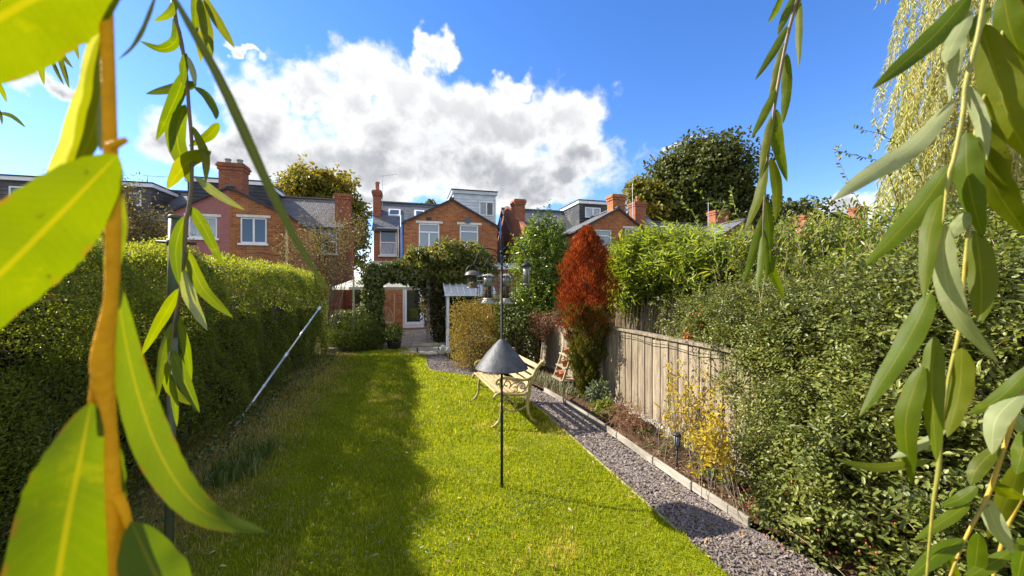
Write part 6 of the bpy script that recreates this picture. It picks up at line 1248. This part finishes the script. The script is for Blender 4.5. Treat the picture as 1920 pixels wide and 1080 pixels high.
# big twig at the right
t = twig('willow_twig', 'large willow twig hanging down the right side with broad leaves and yellow stems', .27, (1810,200))
stem(t, [(1850,-30),(1845,0),(1833,69),(1812,153),(1805,218),(1789,296),(1778,333),(1768,420)], .27, [8,8,8,8,8,7,6,3], wstem_g, 10)
stem(t, [(1892,-20),(1884,40),(1868,110),(1852,165),(1836,210),(1826,278),(1817,417),(1810,490),(1800,610),(1778,713),(1765,813),(1760,880),(1749,952),(1737,1090)], .285, [5,5,5,5,7,6,6,6,7,5,5,8,5,4], wstem_g, 10)
for pts, w_, m, tl in (([(1818,-10),(1748,70),(1635,167)],52,wgreen,.3),([(1820,20),(1788,80),(1772,118)],36,wpale,.2),([(1812,60),(1788,125),(1781,190)],24,wpale,.3),([(1790,186),(1715,272),(1622,332),(1562,376)],48,wpale,.25),([(1838,44),(1868,145),(1896,230),(1932,300)],80,wdeep,.35),
    ([(1880,-15),(1897,65),(1935,150)],56,wgreen,.3),([(1838,218),(1862,300),(1885,372)],54,wdeep,.3),([(1812,248),(1814,330),(1843,448)],56,wgreen,.3),([(1838,270),(1868,356),(1930,445)],62,wdeep,.35),([(1784,306),(1722,393),(1624,498)],54,wgreen,.3),([(1766,365),(1742,440),(1732,562)],40,wgreen,.3),
    ([(1773,420),(1770,500),(1797,595),(1872,680)],50,wpale,.3),([(1816,398),(1795,425),(1776,448)],34,wpale,.3),([(1830,436),(1840,525),(1838,607)],54,wdeep,.3),([(1745,548),(1700,640),(1611,782)],50,wgreen,.35),([(1752,630),(1747,730),(1756,866)],46,wgreen,.3),([(1730,685),(1698,790),(1709,908)],48,wgreen,.3),
    ([(1803,652),(1799,730),(1776,820)],48,wdeep,.35),([(1773,806),(1717,838),(1669,859)],22,wpale,.5),([(1747,863),(1645,876),(1569,862)],22,wdeep,.4),([(1757,560),(1735,590),(1730,640)],20,wgreen,.4),([(1812,160),(1838,230),(1850,300)],30,wpale,.5),([(1850,10),(1835,40),(1822,80)],30,wgreen,.4)):
    leaf(t, pts, w_, .28, m, None, tl, n=18)
t = twig('willow_twig', 'leafy willow twig with orange stem in the lower right corner', .33, (1880,850))
stem(t, [(1950,690),(1915,747),(1882,841),(1854,924),(1810,1010),(1778,1090)], .33, [7,7,7,7,5,4], wstem_y, 10); stem(t, [(1935,900),(1890,985),(1860,1090)], .36, [7,6,5], wstem_y, 8)
for pts, w_, m, tl in (([(1940,680),(1875,745),(1816,776)],34,wgreen,.3),([(1920,733),(1868,785),(1860,852)],46,wpale,.3),([(1832,911),(1800,935),(1764,949)],26,wgreen,.3),([(1818,944),(1772,975),(1713,1014)],26,wgreen,.3),([(1806,1010),(1752,1043),(1700,1090)],36,wgreen,.3),([(1895,1033),(1850,1062),(1800,1090)],30,wgreen,.3),
    ([(1848,933),(1868,988),(1900,1038)],40,wpale,.3),([(1917,865),(1888,938),(1852,1010)],40,wdeep,.3),([(1874,834),(1832,878),(1820,910)],34,wdeep,.3),([(1930,800),(1915,850),(1905,890)],40,wgreen,.4),([(1925,1010),(1915,1050),(1905,1100)],40,wgreen,.4),([(1835,1000),(1830,1050),(1822,1100)],36,wgreen,.3),
    ([(1860,905),(1890,925),(1925,935)],30,wgreen,.4),([(1782,1040),(1790,1070),(1810,1100)],20,wgreen,.4),([(1900,780),(1930,810),(1960,860)],36,wpale,.4),([(1880,1000),(1900,1020),(1930,1030)],26,wgreen,.3)):
    leaf(t, pts, w_, .33, m, None, tl, n=16)
t = twig('willow_twig', 'willow leaves in the extreme upper right corner', .30, (1930,40)); stem(t, [(1925,-40),(1935,40),(1945,150)], .30, [9,9,8], wstem_d, 8)
for pts, w_, m in (([(1900,-40),(1912,0),(1945,60)],46,wdeep),([(1935,10),(1918,60),(1915,120)],34,wgreen),([(1945,110),(1922,150),(1912,215)],36,wdeep)): leaf(t, pts, w_, .30, m, None, .3, n=14)
